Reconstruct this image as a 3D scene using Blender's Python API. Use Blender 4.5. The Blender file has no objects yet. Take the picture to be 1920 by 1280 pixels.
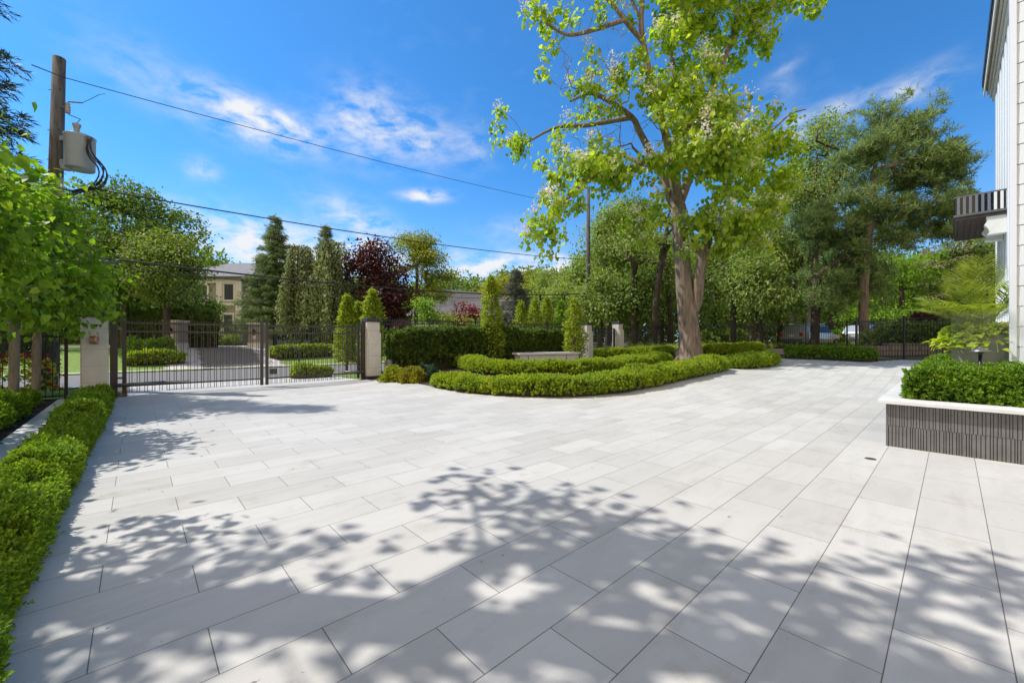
import bpy, math, random
import numpy as np
from mathutils import Vector, Matrix

RNG = np.random.default_rng(11)
random.seed(5)
scene = bpy.context.scene
COL = scene.collection
F = 762.0           # focal length in photo pixels (1920 wide)
EYE = 1.5
SA, CA = 0.7349, 0.6782   # the paving direction: a runs away to the right, b towards the house


def AB(a, b, z=0.0):
    return (SA * a + CA * b, CA * a - SA * b, z)


def to_ab(x, y):
    return SA * x + CA * y, CA * x - SA * y


def tz(x, y):
    """height of the land"""
    x = np.asarray(x, float); y = np.asarray(y, float)
    a = SA * x + CA * y
    b = CA * x - SA * y
    t = np.clip((a - 14.5) / 17.0, 0, 1)
    z = 1.05 * t * t * (3 - 2 * t)
    s = np.clip((-27.0 - b) / 11.0, 0, 1)
    z = z + (1.0 - z * .6) * s * s * (3 - 2 * s)
    r2 = ((x - 2.5) / 7.0) ** 2 + ((y - 17.5) / 5.5) ** 2
    z = z + 0.45 * np.exp(-r2 * r2) * np.clip((b + 16.5) / 1.5, 0, 1)
    return z


def tzf(x, y):
    return float(tz(x, y))


def W(px, py, d):
    return np.array(((px - 960) / F * d, d, EYE - (py - 640) / F * d))


def G(px, py):
    """where the line of sight meets the land"""
    u, v = (px - 960) / F, (py - 640) / F
    lo = 0.5
    d = 0.5
    while d < 150:
        if EYE - v * d < tzf(u * d, d):
            break
        lo = d
        d += 0.25
    hi = d
    for _ in range(20):
        m = (lo + hi) / 2
        if EYE - v * m < tzf(u * m, m):
            hi = m
        else:
            lo = m
    return np.array((u * hi, hi, tzf(u * hi, hi)))


# ------------------------------------------------------------------ noise
def vnoise(P, freq=1.0, seed=0):
    P = np.asarray(P, float) * freq + seed * 17.31
    I = np.floor(P).astype(np.int64)
    f = P - I
    f = f * f * (3 - 2 * f)

    def h(i, j, k):
        n = (i * 374761393 + j * 668265263 + k * 2147483647 + seed * 144665) & 0xffffffff
        n = ((n ^ (n >> 13)) * 1274126177) & 0xffffffff
        return ((n ^ (n >> 16)) & 0xffff) / 65535.0
    r = 0
    for a in (0, 1):
        for b in (0, 1):
            for c in (0, 1):
                w = (f[:, 0] if a else 1 - f[:, 0]) * (f[:, 1] if b else 1 - f[:, 1]) * (f[:, 2] if c else 1 - f[:, 2])
                r = r + w * h(I[:, 0] + a, I[:, 1] + b, I[:, 2] + c)
    return r


# ------------------------------------------------------------------ objects
OFF = {}


def tag(o, label=None, cat=None, group=None, kind=None):
    if label: o['label'] = label
    if cat: o['category'] = cat
    if group: o['group'] = group
    if kind: o['kind'] = kind
    return o


def thing(name, label, cat, loc, group=None):
    o = bpy.data.objects.new(name, None)
    COL.objects.link(o)
    o.empty_display_size = .2
    o.location = tuple(float(c) for c in loc)
    OFF[o] = np.array(loc, float)
    return tag(o, label, cat, group)


def npmesh(name, V, Fa, mat, parent=None, smooth=False, loc=None):
    """V (n,3), Fa list of int arrays (m,3)/(m,4) -> one mesh object"""
    V = np.asarray(V, float)
    off = OFF.get(parent, np.zeros(3)) if parent is not None else (np.array(loc, float) if loc is not None else np.zeros(3))
    me = bpy.data.meshes.new(name)
    V = V - off
    me.vertices.add(len(V))
    me.vertices.foreach_set('co', V.astype(np.float32).ravel())
    Fa = [np.asarray(f, np.int32) for f in Fa if len(f)]
    nl = sum(f.size for f in Fa)
    npoly = sum(len(f) for f in Fa)
    me.loops.add(nl)
    me.loops.foreach_set('vertex_index', np.concatenate([f.ravel() for f in Fa]))
    me.polygons.add(npoly)
    tot = np.concatenate([np.full(len(f), f.shape[1], np.int32) for f in Fa])
    st = np.concatenate(([0], np.cumsum(tot)[:-1])).astype(np.int32)
    me.polygons.foreach_set('loop_start', st)
    try:
        me.polygons.foreach_set('loop_total', tot)
    except Exception:
        pass
    me.polygons.foreach_set('use_smooth', np.full(npoly, bool(smooth)))
    me.update(calc_edges=True)
    me.validate()
    me.materials.append(mat)
    o = bpy.data.objects.new(name, me)
    COL.objects.link(o)
    if parent is not None:
        o.parent = parent
        OFF[o] = off
    elif loc is not None:
        o.location = tuple(off)
        OFF[o] = off
    else:
        OFF[o] = off
    return o


class MB:
    def __init__(s):
        s.V = []; s.Q = []; s.T = []; s.n = 0; s.N = []

    def add(s, V, Q=(), T=()):
        V = np.asarray(V, float)
        if len(Q): s.Q.append(np.asarray(Q, int) + s.n)
        if len(T): s.T.append(np.asarray(T, int) + s.n)
        s.V.append(V); s.n += len(V)

    def hexa(s, P):
        """8 corners: 4 bottom (ccw from above), 4 top"""
        s.add(P, [(3, 2, 1, 0), (4, 5, 6, 7), (0, 1, 5, 4), (1, 2, 6, 5), (2, 3, 7, 6), (3, 0, 4, 7)])

    def box(s, c, h, ux=(1, 0, 0), uy=(0, 1, 0), uz=(0, 0, 1)):
        c, ux, uy, uz = map(lambda q: np.array(q, float), (c, ux, uy, uz))
        P = [c + sx * h[0] * ux + sy * h[1] * uy + sz * h[2] * uz for sz in (-1, 1) for sx, sy in ((-1, -1), (1, -1), (1, 1), (-1, 1))]
        s.hexa(P)

    def abox(s, a0, a1, b0, b1, z0, z1):
        """box aligned with the paving"""
        P = [AB(a, b, z) for z in (z0, z1) for a, b in ((a0, b1), (a1, b1), (a1, b0), (a0, b0))]
        s.hexa(P)

    def bevbox(s, a0, a1, b0, b1, z0, z1, e=.012):
        prof = [(z0, e), (z0 + e, 0), (z1 - e, 0), (z1, e)]
        V = []
        for z, i in prof:
            V += [AB(a, b, z) for a, b in ((a0 + i, b1 - i), (a1 - i, b1 - i), (a1 - i, b0 + i), (a0 + i, b0 + i))]
        Q = [(3, 2, 1, 0), (12, 13, 14, 15)]
        for k in range(3):
            for i in range(4):
                j = (i + 1) % 4
                Q.append((4 * k + i, 4 * k + j, 4 * k + 4 + j, 4 * k + 4 + i))
        s.add(V, Q)

    def tube(s, P, r, n=8, cap=True):
        P = np.asarray(P, float)
        m = len(P)
        r = np.broadcast_to(np.asarray(r, float), (m,))
        t = np.gradient(P, axis=0)
        t /= np.linalg.norm(t, axis=1)[:, None] + 1e-9
        ref = np.array((0, 0, 1.0)) if abs(t[0][2]) < .9 else np.array((1.0, 0, 0))
        x = np.cross(ref, t[0]); x /= np.linalg.norm(x)
        V = []
        ang = np.arange(n) * 2 * math.pi / n
        ca, sa = np.cos(ang)[:, None], np.sin(ang)[:, None]
        for i in range(m):
            x = x - t[i] * np.dot(x, t[i]); x /= np.linalg.norm(x) + 1e-9
            y = np.cross(t[i], x)
            V.append(P[i] + r[i] * (ca * x + sa * y))
        V = np.concatenate(V)
        i = np.arange(m - 1)[:, None] * n
        k = np.arange(n)[None, :]
        k2 = (k + 1) % n
        Q = np.stack([i + k, i + k2, i + n + k2, i + n + k], -1).reshape(-1, 4)
        T = []
        if cap:
            V = np.concatenate([V, P[:1], P[-1:]])
            c0, c1 = m * n, m * n + 1
            for q in range(n):
                T.append((c0, (q + 1) % n, q)); T.append((c1, (m - 1) * n + q, (m - 1) * n + (q + 1) % n))
        s.add(V, Q, T)

    def lathe(s, prof, c, n=24):
        """profile (r, z) turned about a vertical axis"""
        c = np.array(c, float)
        ang = np.arange(n) * 2 * math.pi / n
        V = np.concatenate([np.stack([r * np.cos(ang), r * np.sin(ang), np.full(n, z)], 1) + c for r, z in prof])
        m = len(prof)
        i = np.arange(m - 1)[:, None] * n; k = np.arange(n)[None, :]; k2 = (k + 1) % n
        s.add(V, np.stack([i + k, i + k2, i + n + k2, i + n + k], -1).reshape(-1, 4))

    def build(s, name, mat, parent=None, smooth=False, loc=None):
        V = np.concatenate(s.V)
        return npmesh(name, V, ([np.concatenate(s.Q)] if s.Q else []) + ([np.concatenate(s.T)] if s.T else []), mat, parent, smooth, loc)


def copy_tree(o, parent=None):
    c = o.copy(); COL.objects.link(c)
    if parent is not None: c.parent = parent
    for ch in [q for q in o.children]:
        copy_tree(ch, c)
    return c


# ------------------------------------------------------------------ materials
def newmat(name):
    m = bpy.data.materials.new(name); m.use_nodes = True
    nt = m.node_tree
    for n in list(nt.nodes): nt.nodes.remove(n)
    out = nt.nodes.new('ShaderNodeOutputMaterial')
    return m, nt, out


def nd(nt, typ, **kw):
    n = nt.nodes.new(typ)
    for k, v in kw.items():
        if k.startswith('i_'):
            n.inputs[k[2:].replace('_', ' ')].default_value = v
        else:
            setattr(n, k, v)
    return n


def ramp(nt, fac, stops):
    r = nd(nt, 'ShaderNodeValToRGB')
    e = r.color_ramp.elements
    while len(e) < len(stops): e.new(.5)
    for q, (p, c) in zip(e, stops):
        q.position = p; q.color = (*c, 1) if len(c) == 3 else c
    nt.links.new(fac, r.inputs['Fac'])
    return r.outputs['Color']


def sc(c, k): return tuple(min(1, v * k) for v in c)


def plain(name, c, rough=.6, metal=0, var=.12, nscale=6, bump=0, spec=.5, bscale=None, coat=0):
    m, nt, out = newmat(name)
    b = nd(nt, 'ShaderNodeBsdfPrincipled')
    b.inputs['Roughness'].default_value = rough; b.inputs['Metallic'].default_value = metal
    b.inputs['Specular IOR Level'].default_value = spec
    if coat: b.inputs['Coat Weight'].default_value = coat
    tc = nd(nt, 'ShaderNodeTexCoord')
    n = nd(nt, 'ShaderNodeTexNoise'); n.inputs['Scale'].default_value = nscale; n.inputs['Detail'].default_value = 6
    nt.links.new(tc.outputs['Object'], n.inputs['Vector'])
    nt.links.new(ramp(nt, n.outputs['Fac'], [(.3, sc(c, 1 - var)), (.7, sc(c, 1 + var))]), b.inputs['Base Color'])
    if bump:
        n2 = nd(nt, 'ShaderNodeTexNoise'); n2.inputs['Scale'].default_value = bscale or nscale * 6; n2.inputs['Detail'].default_value = 5
        nt.links.new(tc.outputs['Object'], n2.inputs['Vector'])
        bp = nd(nt, 'ShaderNodeBump'); bp.inputs['Strength'].default_value = bump; bp.inputs['Distance'].default_value = .02
        nt.links.new(n2.outputs['Fac'], bp.inputs['Height']); nt.links.new(bp.outputs['Normal'], b.inputs['Normal'])
    nt.links.new(b.outputs[0], out.inputs[0])
    return m


def leafmat(name, c, c2=None, trans=.35, tint=None, rough=.5, c3=None):
    """leaves: every leaf its own shade, some light passing through"""
    m, nt, out = newmat(name)
    g = nd(nt, 'ShaderNodeNewGeometry')
    c2 = c2 or sc(c, .6)
    c3 = c3 or tuple(min(1, v * 1.35) for v in c)
    col = ramp(nt, g.outputs['Random Per Island'], [(0, c2), (.45, c), (1, c3)])
    # new and old growth: sprays of lighter and duller leaves
    tc = nd(nt, 'ShaderNodeTexCoord'); n1 = nd(nt, 'ShaderNodeTexNoise'); n1.inputs['Scale'].default_value = 2.2; n1.inputs['Detail'].default_value = 4; n1.inputs['Roughness'].default_value = .65
    nt.links.new(tc.outputs['Object'], n1.inputs['Vector'])
    pm = nd(nt, 'ShaderNodeMix', data_type='RGBA', blend_type='MULTIPLY'); pm.inputs['Factor'].default_value = 1
    nt.links.new(col, pm.inputs['A']); nt.links.new(ramp(nt, n1.outputs['Fac'], [(.34, (.66, .72, .8)), (.5, (1, 1, 1)), (.66, (1.28, 1.15, .95))]), pm.inputs['B'])
    col = pm.outputs['Result']
    b = nd(nt, 'ShaderNodeBsdfPrincipled'); b.inputs['Roughness'].default_value = rough
    b.inputs['Specular IOR Level'].default_value = .35
    nt.links.new(col, b.inputs['Base Color'])
    t = nd(nt, 'ShaderNodeBsdfTranslucent')
    mx = nd(nt, 'ShaderNodeMix', data_type='RGBA', blend_type='MULTIPLY')
    mx.inputs['Factor'].default_value = 1
    nt.links.new(col, mx.inputs['A']); mx.inputs['B'].default_value = (*(tint or (1.3, 1.5, .55)), 1)
    nt.links.new(mx.outputs['Result'], t.inputs['Color'])
    s = nd(nt, 'ShaderNodeMixShader'); s.inputs[0].default_value = trans
    nt.links.new(b.outputs[0], s.inputs[1]); nt.links.new(t.outputs[0], s.inputs[2])
    nt.links.new(s.outputs[0], out.inputs[0])
    return m


def barkmat(name, c, scale=9):
    m, nt, out = newmat(name)
    tc = nd(nt, 'ShaderNodeTexCoord')
    mp = nd(nt, 'ShaderNodeMapping'); mp.inputs['Scale'].default_value = (1, 1, .16)
    nt.links.new(tc.outputs['Object'], mp.inputs['Vector'])
    n = nd(nt, 'ShaderNodeTexNoise'); n.inputs['Scale'].default_value = scale; n.inputs['Detail'].default_value = 9; n.inputs['Roughness'].default_value = .7
    nt.links.new(mp.outputs[0], n.inputs['Vector'])
    b = nd(nt, 'ShaderNodeBsdfPrincipled'); b.inputs['Roughness'].default_value = .9; b.inputs['Specular IOR Level'].default_value = .2
    nt.links.new(ramp(nt, n.outputs['Fac'], [(.32, sc(c, .35)), (.5, c), (.72, sc(c, 1.5))]), b.inputs['Base Color'])
    bp = nd(nt, 'ShaderNodeBump'); bp.inputs['Strength'].default_value = .9; bp.inputs['Distance'].default_value = .06
    nt.links.new(n.outputs['Fac'], bp.inputs['Height']); nt.links.new(bp.outputs[0], b.inputs['Normal'])
    nt.links.new(b.outputs[0], out.inputs[0])
    return m


def brickmat(name, c1, c2, mortar, bw, rh, ms=.01, rot=None, bump=.4, rough=.85, offset=.5, nvar=.1):
    m, nt, out = newmat(name)
    tc = nd(nt, 'ShaderNodeTexCoord')
    src = tc.outputs['Object']
    if rot is not None:
        mp = nd(nt, 'ShaderNodeMapping'); mp.inputs['Rotation'].default_value = rot
        nt.links.new(src, mp.inputs['Vector']); src = mp.outputs[0]
    br = nd(nt, 'ShaderNodeTexBrick'); br.offset = offset
    br.inputs['Scale'].default_value = 1
    br.inputs['Brick Width'].default_value = bw; br.inputs['Row Height'].default_value = rh
    br.inputs['Mortar Size'].default_value = ms; br.inputs['Mortar Smooth'].default_value = .1
    br.inputs['Color1'].default_value = (*c1, 1); br.inputs['Color2'].default_value = (*c2, 1); br.inputs['Mortar'].default_value = (*mortar, 1)
    nt.links.new(src, br.inputs['Vector'])
    n = nd(nt, 'ShaderNodeTexNoise'); n.inputs['Scale'].default_value = 2.5; n.inputs['Detail'].default_value = 6
    nt.links.new(tc.outputs['Object'], n.inputs['Vector'])
    mx = nd(nt, 'ShaderNodeMix', data_type='RGBA', blend_type='MULTIPLY'); mx.inputs['Factor'].default_value = 1
    nt.links.new(br.outputs['Color'], mx.inputs['A'])
    nt.links.new(ramp(nt, n.outputs['Fac'], [(.3, (1 - nvar,) * 3), (.7, (1, 1, 1))]), mx.inputs['B'])
    b = nd(nt, 'ShaderNodeBsdfPrincipled'); b.inputs['Roughness'].default_value = rough; b.inputs['Specular IOR Level'].default_value = .3
    nt.links.new(mx.outputs['Result'], b.inputs['Base Color'])
    bp = nd(nt, 'ShaderNodeBump'); bp.inputs['Strength'].default_value = bump; bp.inputs['Distance'].default_value = .008
    bp.invert = True
    nt.links.new(br.outputs['Fac'], bp.inputs['Height']); nt.links.new(bp.outputs[0], b.inputs['Normal'])
    nt.links.new(b.outputs[0], out.inputs[0])
    return m


TL, TW = .8802, .4061


def paving_mat():
    m, nt, out = newmat('large_pale_stone_pavers')
    L = nt.links.new
    tc = nd(nt, 'ShaderNodeTexCoord')
    sep = nd(nt, 'ShaderNodeSeparateXYZ'); L(tc.outputs['Object'], sep.inputs[0])

    def lin(kx, ky, c):
        q = nd(nt, 'ShaderNodeMath', operation='MULTIPLY'); L(sep.outputs['X'], q.inputs[0]); q.inputs[1].default_value = kx
        w = nd(nt, 'ShaderNodeMath', operation='MULTIPLY_ADD'); L(sep.outputs['Y'], w.inputs[0]); w.inputs[1].default_value = ky; L(q.outputs[0], w.inputs[2])
        e = nd(nt, 'ShaderNodeMath', operation='ADD'); L(w.outputs[0], e.inputs[0]); e.inputs[1].default_value = c
        return e.outputs[0]
    # joint corner measured in the photo: a=2.474, b=-.619 lies on an end joint of the row b in (-.619, -.213)
    A = lin(SA, CA, -2.474 + TL * 60.5)
    B = lin(CA, -SA, .619 + TW * 100)
    cb = nd(nt, 'ShaderNodeCombineXYZ'); L(A, cb.inputs[0]); L(B, cb.inputs[1])
    br = nd(nt, 'ShaderNodeTexBrick'); br.offset = .5; br.offset_frequency = 2
    br.inputs['Scale'].default_value = 1; br.inputs['Brick Width'].default_value = TL; br.inputs['Row Height'].default_value = TW
    br.inputs['Mortar Size'].default_value = .0025; br.inputs['Mortar Smooth'].default_value = .0
    br.inputs['Color1'].default_value = (.50, .485, .455, 1); br.inputs['Color2'].default_value = (.575, .56, .53, 1)
    br.inputs['Mortar'].default_value = (.16, .145, .125, 1)
    L(cb.outputs[0], br.inputs['Vector'])
    # veins running along each slab
    mp = nd(nt, 'ShaderNodeMapping'); mp.inputs['Scale'].default_value = (.5, 2.2, 1)
    L(cb.outputs[0], mp.inputs[0])
    n1 = nd(nt, 'ShaderNodeTexNoise'); n1.inputs['Scale'].default_value = 2.2; n1.inputs['Detail'].default_value = 9; n1.inputs['Roughness'].default_value = .65; n1.inputs['Distortion'].default_value = .6
    L(mp.outputs[0], n1.inputs['Vector'])
    v1 = ramp(nt, n1.outputs['Fac'], [(.3, (.9, .895, .88)), (.55, (1, 1, 1)), (.75, (1.0, .99, .975))])
    n2 = nd(nt, 'ShaderNodeTexNoise'); n2.inputs['Scale'].default_value = .35; n2.inputs['Detail'].default_value = 5
    L(tc.outputs['Object'], n2.inputs['Vector'])
    v2 = ramp(nt, n2.outputs['Fac'], [(.35, (.93, .925, .91)), (.6, (1, 1, 1))])
    # a few brown stains and scuffs
    n3 = nd(nt, 'ShaderNodeTexNoise'); n3.inputs['Scale'].default_value = 1.7; n3.inputs['Detail'].default_value = 10; n3.inputs['Roughness'].default_value = .75
    L(tc.outputs['Object'], n3.inputs['Vector'])
    v3 = ramp(nt, n3.outputs['Fac'], [(.55, (1, 1, 1)), (.72, (.83, .79, .72))])
    n4 = nd(nt, 'ShaderNodeTexNoise'); n4.inputs['Scale'].default_value = 160; n4.inputs['Detail'].default_value = 2
    L(tc.outputs['Object'], n4.inputs['Vector'])
    v4 = ramp(nt, n4.outputs['Fac'], [(.3, (.9, .9, .9)), (.5, (1, 1, 1))])
    n5 = nd(nt, 'ShaderNodeTexNoise'); n5.inputs['Scale'].default_value = 11; n5.inputs['Detail'].default_value = 3
    L(tc.outputs['Object'], n5.inputs['Vector'])
    v5 = ramp(nt, n5.outputs['Fac'], [(.735, (1, 1, 1)), (.75, (.4, .36, .3))])
    col = br.outputs['Color']
    for v in (v1, v2, v3, v4, v5):
        mx = nd(nt, 'ShaderNodeMix', data_type='RGBA', blend_type='MULTIPLY'); mx.inputs['Factor'].default_value = 1
        L(col, mx.inputs['A']); L(v, mx.inputs['B']); col = mx.outputs['Result']
    b = nd(nt, 'ShaderNodeBsdfPrincipled'); b.inputs['Roughness'].default_value = .62; b.inputs['Specular IOR Level'].default_value = .35
    L(col, b.inputs['Base Color'])
    bp = nd(nt, 'ShaderNodeBump'); bp.inputs['Strength'].default_value = .5; bp.inputs['Distance'].default_value = .006; bp.invert = True
    L(br.outputs['Fac'], bp.inputs['Height']); 
    bp2 = nd(nt, 'ShaderNodeBump'); bp2.inputs['Strength'].default_value = .12; bp2.inputs['Distance'].default_value = .004
    L(n1.outputs['Fac'], bp2.inputs['Height']); L(bp.outputs[0], bp2.inputs['Normal'])
    L(bp2.outputs[0], b.inputs['Normal'])
    L(b.outputs[0], out.inputs[0])
    return m


M = {}
M['paving'] = paving_mat()
M['soil'] = plain('soil_and_grass', (.07, .075, .03), .95, var=.5, nscale=1.2, bump=.4)
M['mulch'] = plain('dark_mulch', (.045, .03, .02), .95, var=.4, nscale=14, bump=.8)
M['lawn'] = plain('lawn', (.15, .235, .028), .9, var=.25, nscale=9, bump=.6, bscale=90)
M['asphalt'] = plain('asphalt', (.17, .165, .16), .9, var=.1, nscale=3, bump=.2)
M['asphalt_warm'] = plain('brown_asphalt', (.19, .165, .14), .9, var=.1, nscale=3, bump=.2)
M['concrete'] = plain('pale_concrete', (.5, .47, .43), .85, var=.08, nscale=4)
M['limestone'] = plain('pale_limestone', (.60, .57, .51), .7, var=.07, nscale=5, bump=.08)
M['slat'] = plain('grey_railing_slat', (.15, .165, .18), .35, var=.05)
M['joint'] = plain('mortar_joint', (.3, .27, .23), .9)
M['white_stone'] = plain('white_stone', (.66, .65, .63), .55, var=.08, nscale=3)
M['white_paint'] = plain('white_paint', (.77, .80, .84), .5, var=.02, nscale=2)
M['soffit_paint'] = plain('off_white_trim', (.76, .74, .68), .6, var=.03)
M['black'] = plain('black_powder_coat', (.012, .011, .011), .4, var=.1)
M['bronze'] = plain('dark_bronze_paint', (.042, .032, .027), .38, var=.1)
M['dark_metal'] = plain('grey_metal', (.16, .155, .15), .4, metal=.6, var=.1)
M['cap'] = plain('dark_cap_stone', (.03, .03, .034), .5, var=.15)
M['fluted'] = plain('brown_grey_fluted_stone', (.145, .138, .13), .6, var=.18, nscale=7, bump=.15)
M['pot'] = plain('grey_cast_stone', (.34, .33, .31), .7, var=.08)
M['pole'] = barkmat('weathered_pole_wood', (.125, .12, .115), 7)
M['tank'] = plain('pale_grey_enamel', (.31, .365, .40), .35, var=.04)
M['porcelain'] = plain('grey_porcelain', (.33, .31, .29), .3, var=.1)
M['wire'] = plain('black_cable', (.02, .02, .022), .6)
M['copper'] = plain('copper_lamp', (.45, .22, .14), .35, metal=.5)
M['bark_catalpa'] = barkmat('grey_brown_bark', (.27, .205, .155), 8)
M['bark_dark'] = barkmat('dark_bark', (.085, .065, .05), 8)
M['bark_pine'] = barkmat('pale_pine_bark', (.27, .21, .17), 6)
M['bark_linden'] = barkmat('smooth_grey_bark', (.24, .20, .165), 5)
M['bark_twig'] = barkmat('grey_twig_bark', (.16, .125, .095), 8)
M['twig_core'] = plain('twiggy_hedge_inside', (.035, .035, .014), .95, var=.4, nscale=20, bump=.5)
M['brick'] = brickmat('buff_brick', (.27, .235, .205), (.32, .28, .245), (.35, .33, .31), .22, .075, .008, rot=(math.radians(-90), 0, 0))
M['slate'] = brickmat('grey_slate_roof', (.2, .2, .22), (.26, .26, .28), (.12, .12, .13), .3, .2, .01)
M['shingle'] = brickmat('dark_grey_shingles', (.115, .11, .115), (.15, .145, .15), (.06, .06, .06), .35, .2, .01)
M['glass_dark'] = plain('dark_window_glass', (.02, .025, .03), .15, spec=.3, var=.05)
M['stone_wall'] = brickmat('rough_tan_stone', (.30, .23, .17), (.22, .17, .13), (.1, .08, .06), .6, .25, .02, rot=(math.radians(-90), 0, 0))
M['car_silver'] = plain('silver_car_paint', (.5, .48, .46), .3, metal=.5, coat=.6, var=.02)
M['car_blue'] = plain('pale_blue_grey_car_paint', (.42, .45, .48), .3, metal=.5, coat=.6, var=.02)
M['tyre'] = plain('tyre_rubber', (.02, .02, .02), .8)
M['rim'] = plain('alloy_rim', (.5, .5, .5), .3, metal=.8)
M['red_lamp'] = plain('red_lamp_glass', (.45, .02, .02), .15)
M['orange'] = plain('orange_plastic', (.75, .07, .02), .5)
M['plate'] = plain('white_plate', (.7, .7, .7), .4)

m, nt, out = newmat('clear_guard_glass')
b = nd(nt, 'ShaderNodeBsdfPrincipled'); b.inputs['Base Color'].default_value = (.86, .96, .93, 1); b.inputs['Roughness'].default_value = .01
b.inputs['Transmission Weight'].default_value = 1; b.inputs['IOR'].default_value = 1.1
tr = nd(nt, 'ShaderNodeBsdfTransparent'); tr.inputs[0].default_value = (.982, .994, .988, 1)
gl = nd(nt, 'ShaderNodeBsdfGlossy'); gl.inputs['Roughness'].default_value = .02
ms = nd(nt, 'ShaderNodeMixShader'); ms.inputs[0].default_value = .02
nt.links.new(tr.outputs[0], ms.inputs[1]); nt.links.new(gl.outputs[0], ms.inputs[2]); nt.links.new(ms.outputs[0], out.inputs[0])
M['glass'] = m
m, nt, out = newmat('tinted_balcony_glass')
tr = nd(nt, 'ShaderNodeBsdfTransparent'); tr.inputs[0].default_value = (.12, .12, .13, 1)
gl = nd(nt, 'ShaderNodeBsdfGlossy'); gl.inputs['Roughness'].default_value = .03
ms = nd(nt, 'ShaderNodeMixShader'); ms.inputs[0].default_value = .07
nt.links.new(tr.outputs[0], ms.inputs[1]); nt.links.new(gl.outputs[0], ms.inputs[2]); nt.links.new(ms.outputs[0], out.inputs[0])
M['glass_tint'] = m

# leaves
LM = {}
LM['box'] = leafmat('boxwood_leaf', (.30, .385, .028), (.145, .215, .018), .42, c3=(.45, .50, .045))
LM['box_yellow'] = leafmat('boxwood_leaf_gold', (.30, .34, .022), (.16, .22, .014), .40, c3=(.45, .43, .03))
LM['box_left'] = leafmat('small_box_leaf', (.185, .295, .02), (.08, .15, .013), .44, c3=(.34, .43, .035))
LM['box_dark'] = leafmat('privet_leaf', (.135, .245, .016), (.055, .125, .010), .36, c3=(.27, .39, .03))
LM['yew'] = leafmat('yew_needles', (.10, .165, .028), (.05, .075, .018), .34, c3=(.2, .27, .045))
LM['horn'] = leafmat('hornbeam_leaf', (.30, .36, .035), (.15, .22, .02), .45, c3=(.46, .47, .06))
LM['linden'] = leafmat('linden_leaf', (.20, .325, .022), (.085, .175, .014), .5, c3=(.33, .45, .04))
LM['catalpa'] = leafmat('catalpa_leaf', (.36, .46, .04), (.19, .30, .025), .52, c3=(.54, .59, .07))
LM['blossom'] = leafmat('catalpa_blossom', (.84, .80, .72), (.76, .71, .62), .3, tint=(1, .98, .92), c3=(.86, .85, .82))
LM['maple'] = leafmat('maple_leaf', (.12, .19, .03), (.055, .10, .018), .4, c3=(.21, .29, .05))
LM['maple2'] = leafmat('light_maple_leaf', (.2, .26, .055), (.1, .145, .03), .42, c3=(.31, .36, .085))
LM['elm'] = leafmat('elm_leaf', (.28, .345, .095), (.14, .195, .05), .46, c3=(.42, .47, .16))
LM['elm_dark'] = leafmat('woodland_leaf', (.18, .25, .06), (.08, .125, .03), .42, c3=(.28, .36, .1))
LM['bright'] = leafmat('bright_maple_leaf', (.19, .32, .025), (.09, .18, .016), .48, c3=(.32, .45, .04))
LM['spruce'] = leafmat('spruce_needles', (.24, .325, .125), (.11, .165, .07), .28, c3=(.27, .33, .14), tint=(1.2, 1.2, .8))
LM['spruce_dark'] = leafmat('dark_spruce_needles', (.07, .10, .045), (.03, .05, .025), .25, c3=(.12, .15, .06), tint=(1.2, 1.2, .8))
LM['bluespruce'] = leafmat('blue_spruce_needles', (.13, .155, .115), (.06, .08, .06), .2, c3=(.2, .22, .17), tint=(1, 1, .9))
LM['pine'] = leafmat('pine_needles', (.21, .32, .11), (.085, .14, .055), .38, c3=(.38, .49, .17), tint=(1.3, 1.2, .7))
LM['weeping'] = leafmat('weeping_leaf', (.235, .29, .125), (.11, .155, .065), .38, c3=(.38, .42, .2), tint=(1.2, 1.2, .8))
LM['purple'] = leafmat('purple_maple_leaf', (.07, .022, .022), (.03, .012, .013), .35, c3=(.13, .05, .035), tint=(1.6, .8, .7))
LM['red'] = leafmat('red_maple_leaf', (.26, .018, .022), (.13, .012, .015), .4, c3=(.38, .05, .04), tint=(1.5, .8, .8))
LM['locust'] = leafmat('golden_locust_leaf', (.27, .28, .03), (.12, .17, .02), .45, c3=(.44, .38, .035))
LM['gold'] = leafmat('golden_crown_leaf', (.32, .31, .025), (.2, .22, .02), .4, c3=(.42, .38, .03))
LM['palm'] = leafmat('palm_leaflet', (.27, .32, .045), (.14, .19, .03), .45, c3=(.42, .42, .08))
LM['vine'] = leafmat('lime_vine_leaf', (.40, .48, .03), (.26, .36, .02), .42, c3=(.52, .56, .05))
LM['orange_flower'] = leafmat('orange_petal', (.7, .25, .02), (.5, .12, .01), .25, tint=(1, .9, .8))
LM['cream'] = leafmat('cream_flower', (.6, .55, .36), (.5, .45, .27), .25, tint=(1, 1, .9))
LM['red_flower'] = leafmat('red_flower', (.45, .02, .02), (.3, .01, .012), .3, tint=(1.2, .8, .8))
LM['rust'] = leafmat('rusty_shrub_leaf', (.25, .27, .022), (.34, .13, .02), .4, c3=(.34, .34, .03))
LM['teal'] = leafmat('blue_green_shrub_leaf', (.05, .12, .075), (.03, .08, .045), .3, c3=(.08, .17, .1), tint=(1, 1.2, .9))
LM['lawn'] = leafmat('grass_blade', (.16, .30, .025), (.09, .2, .015), .4, c3=(.24, .38, .03))

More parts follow.
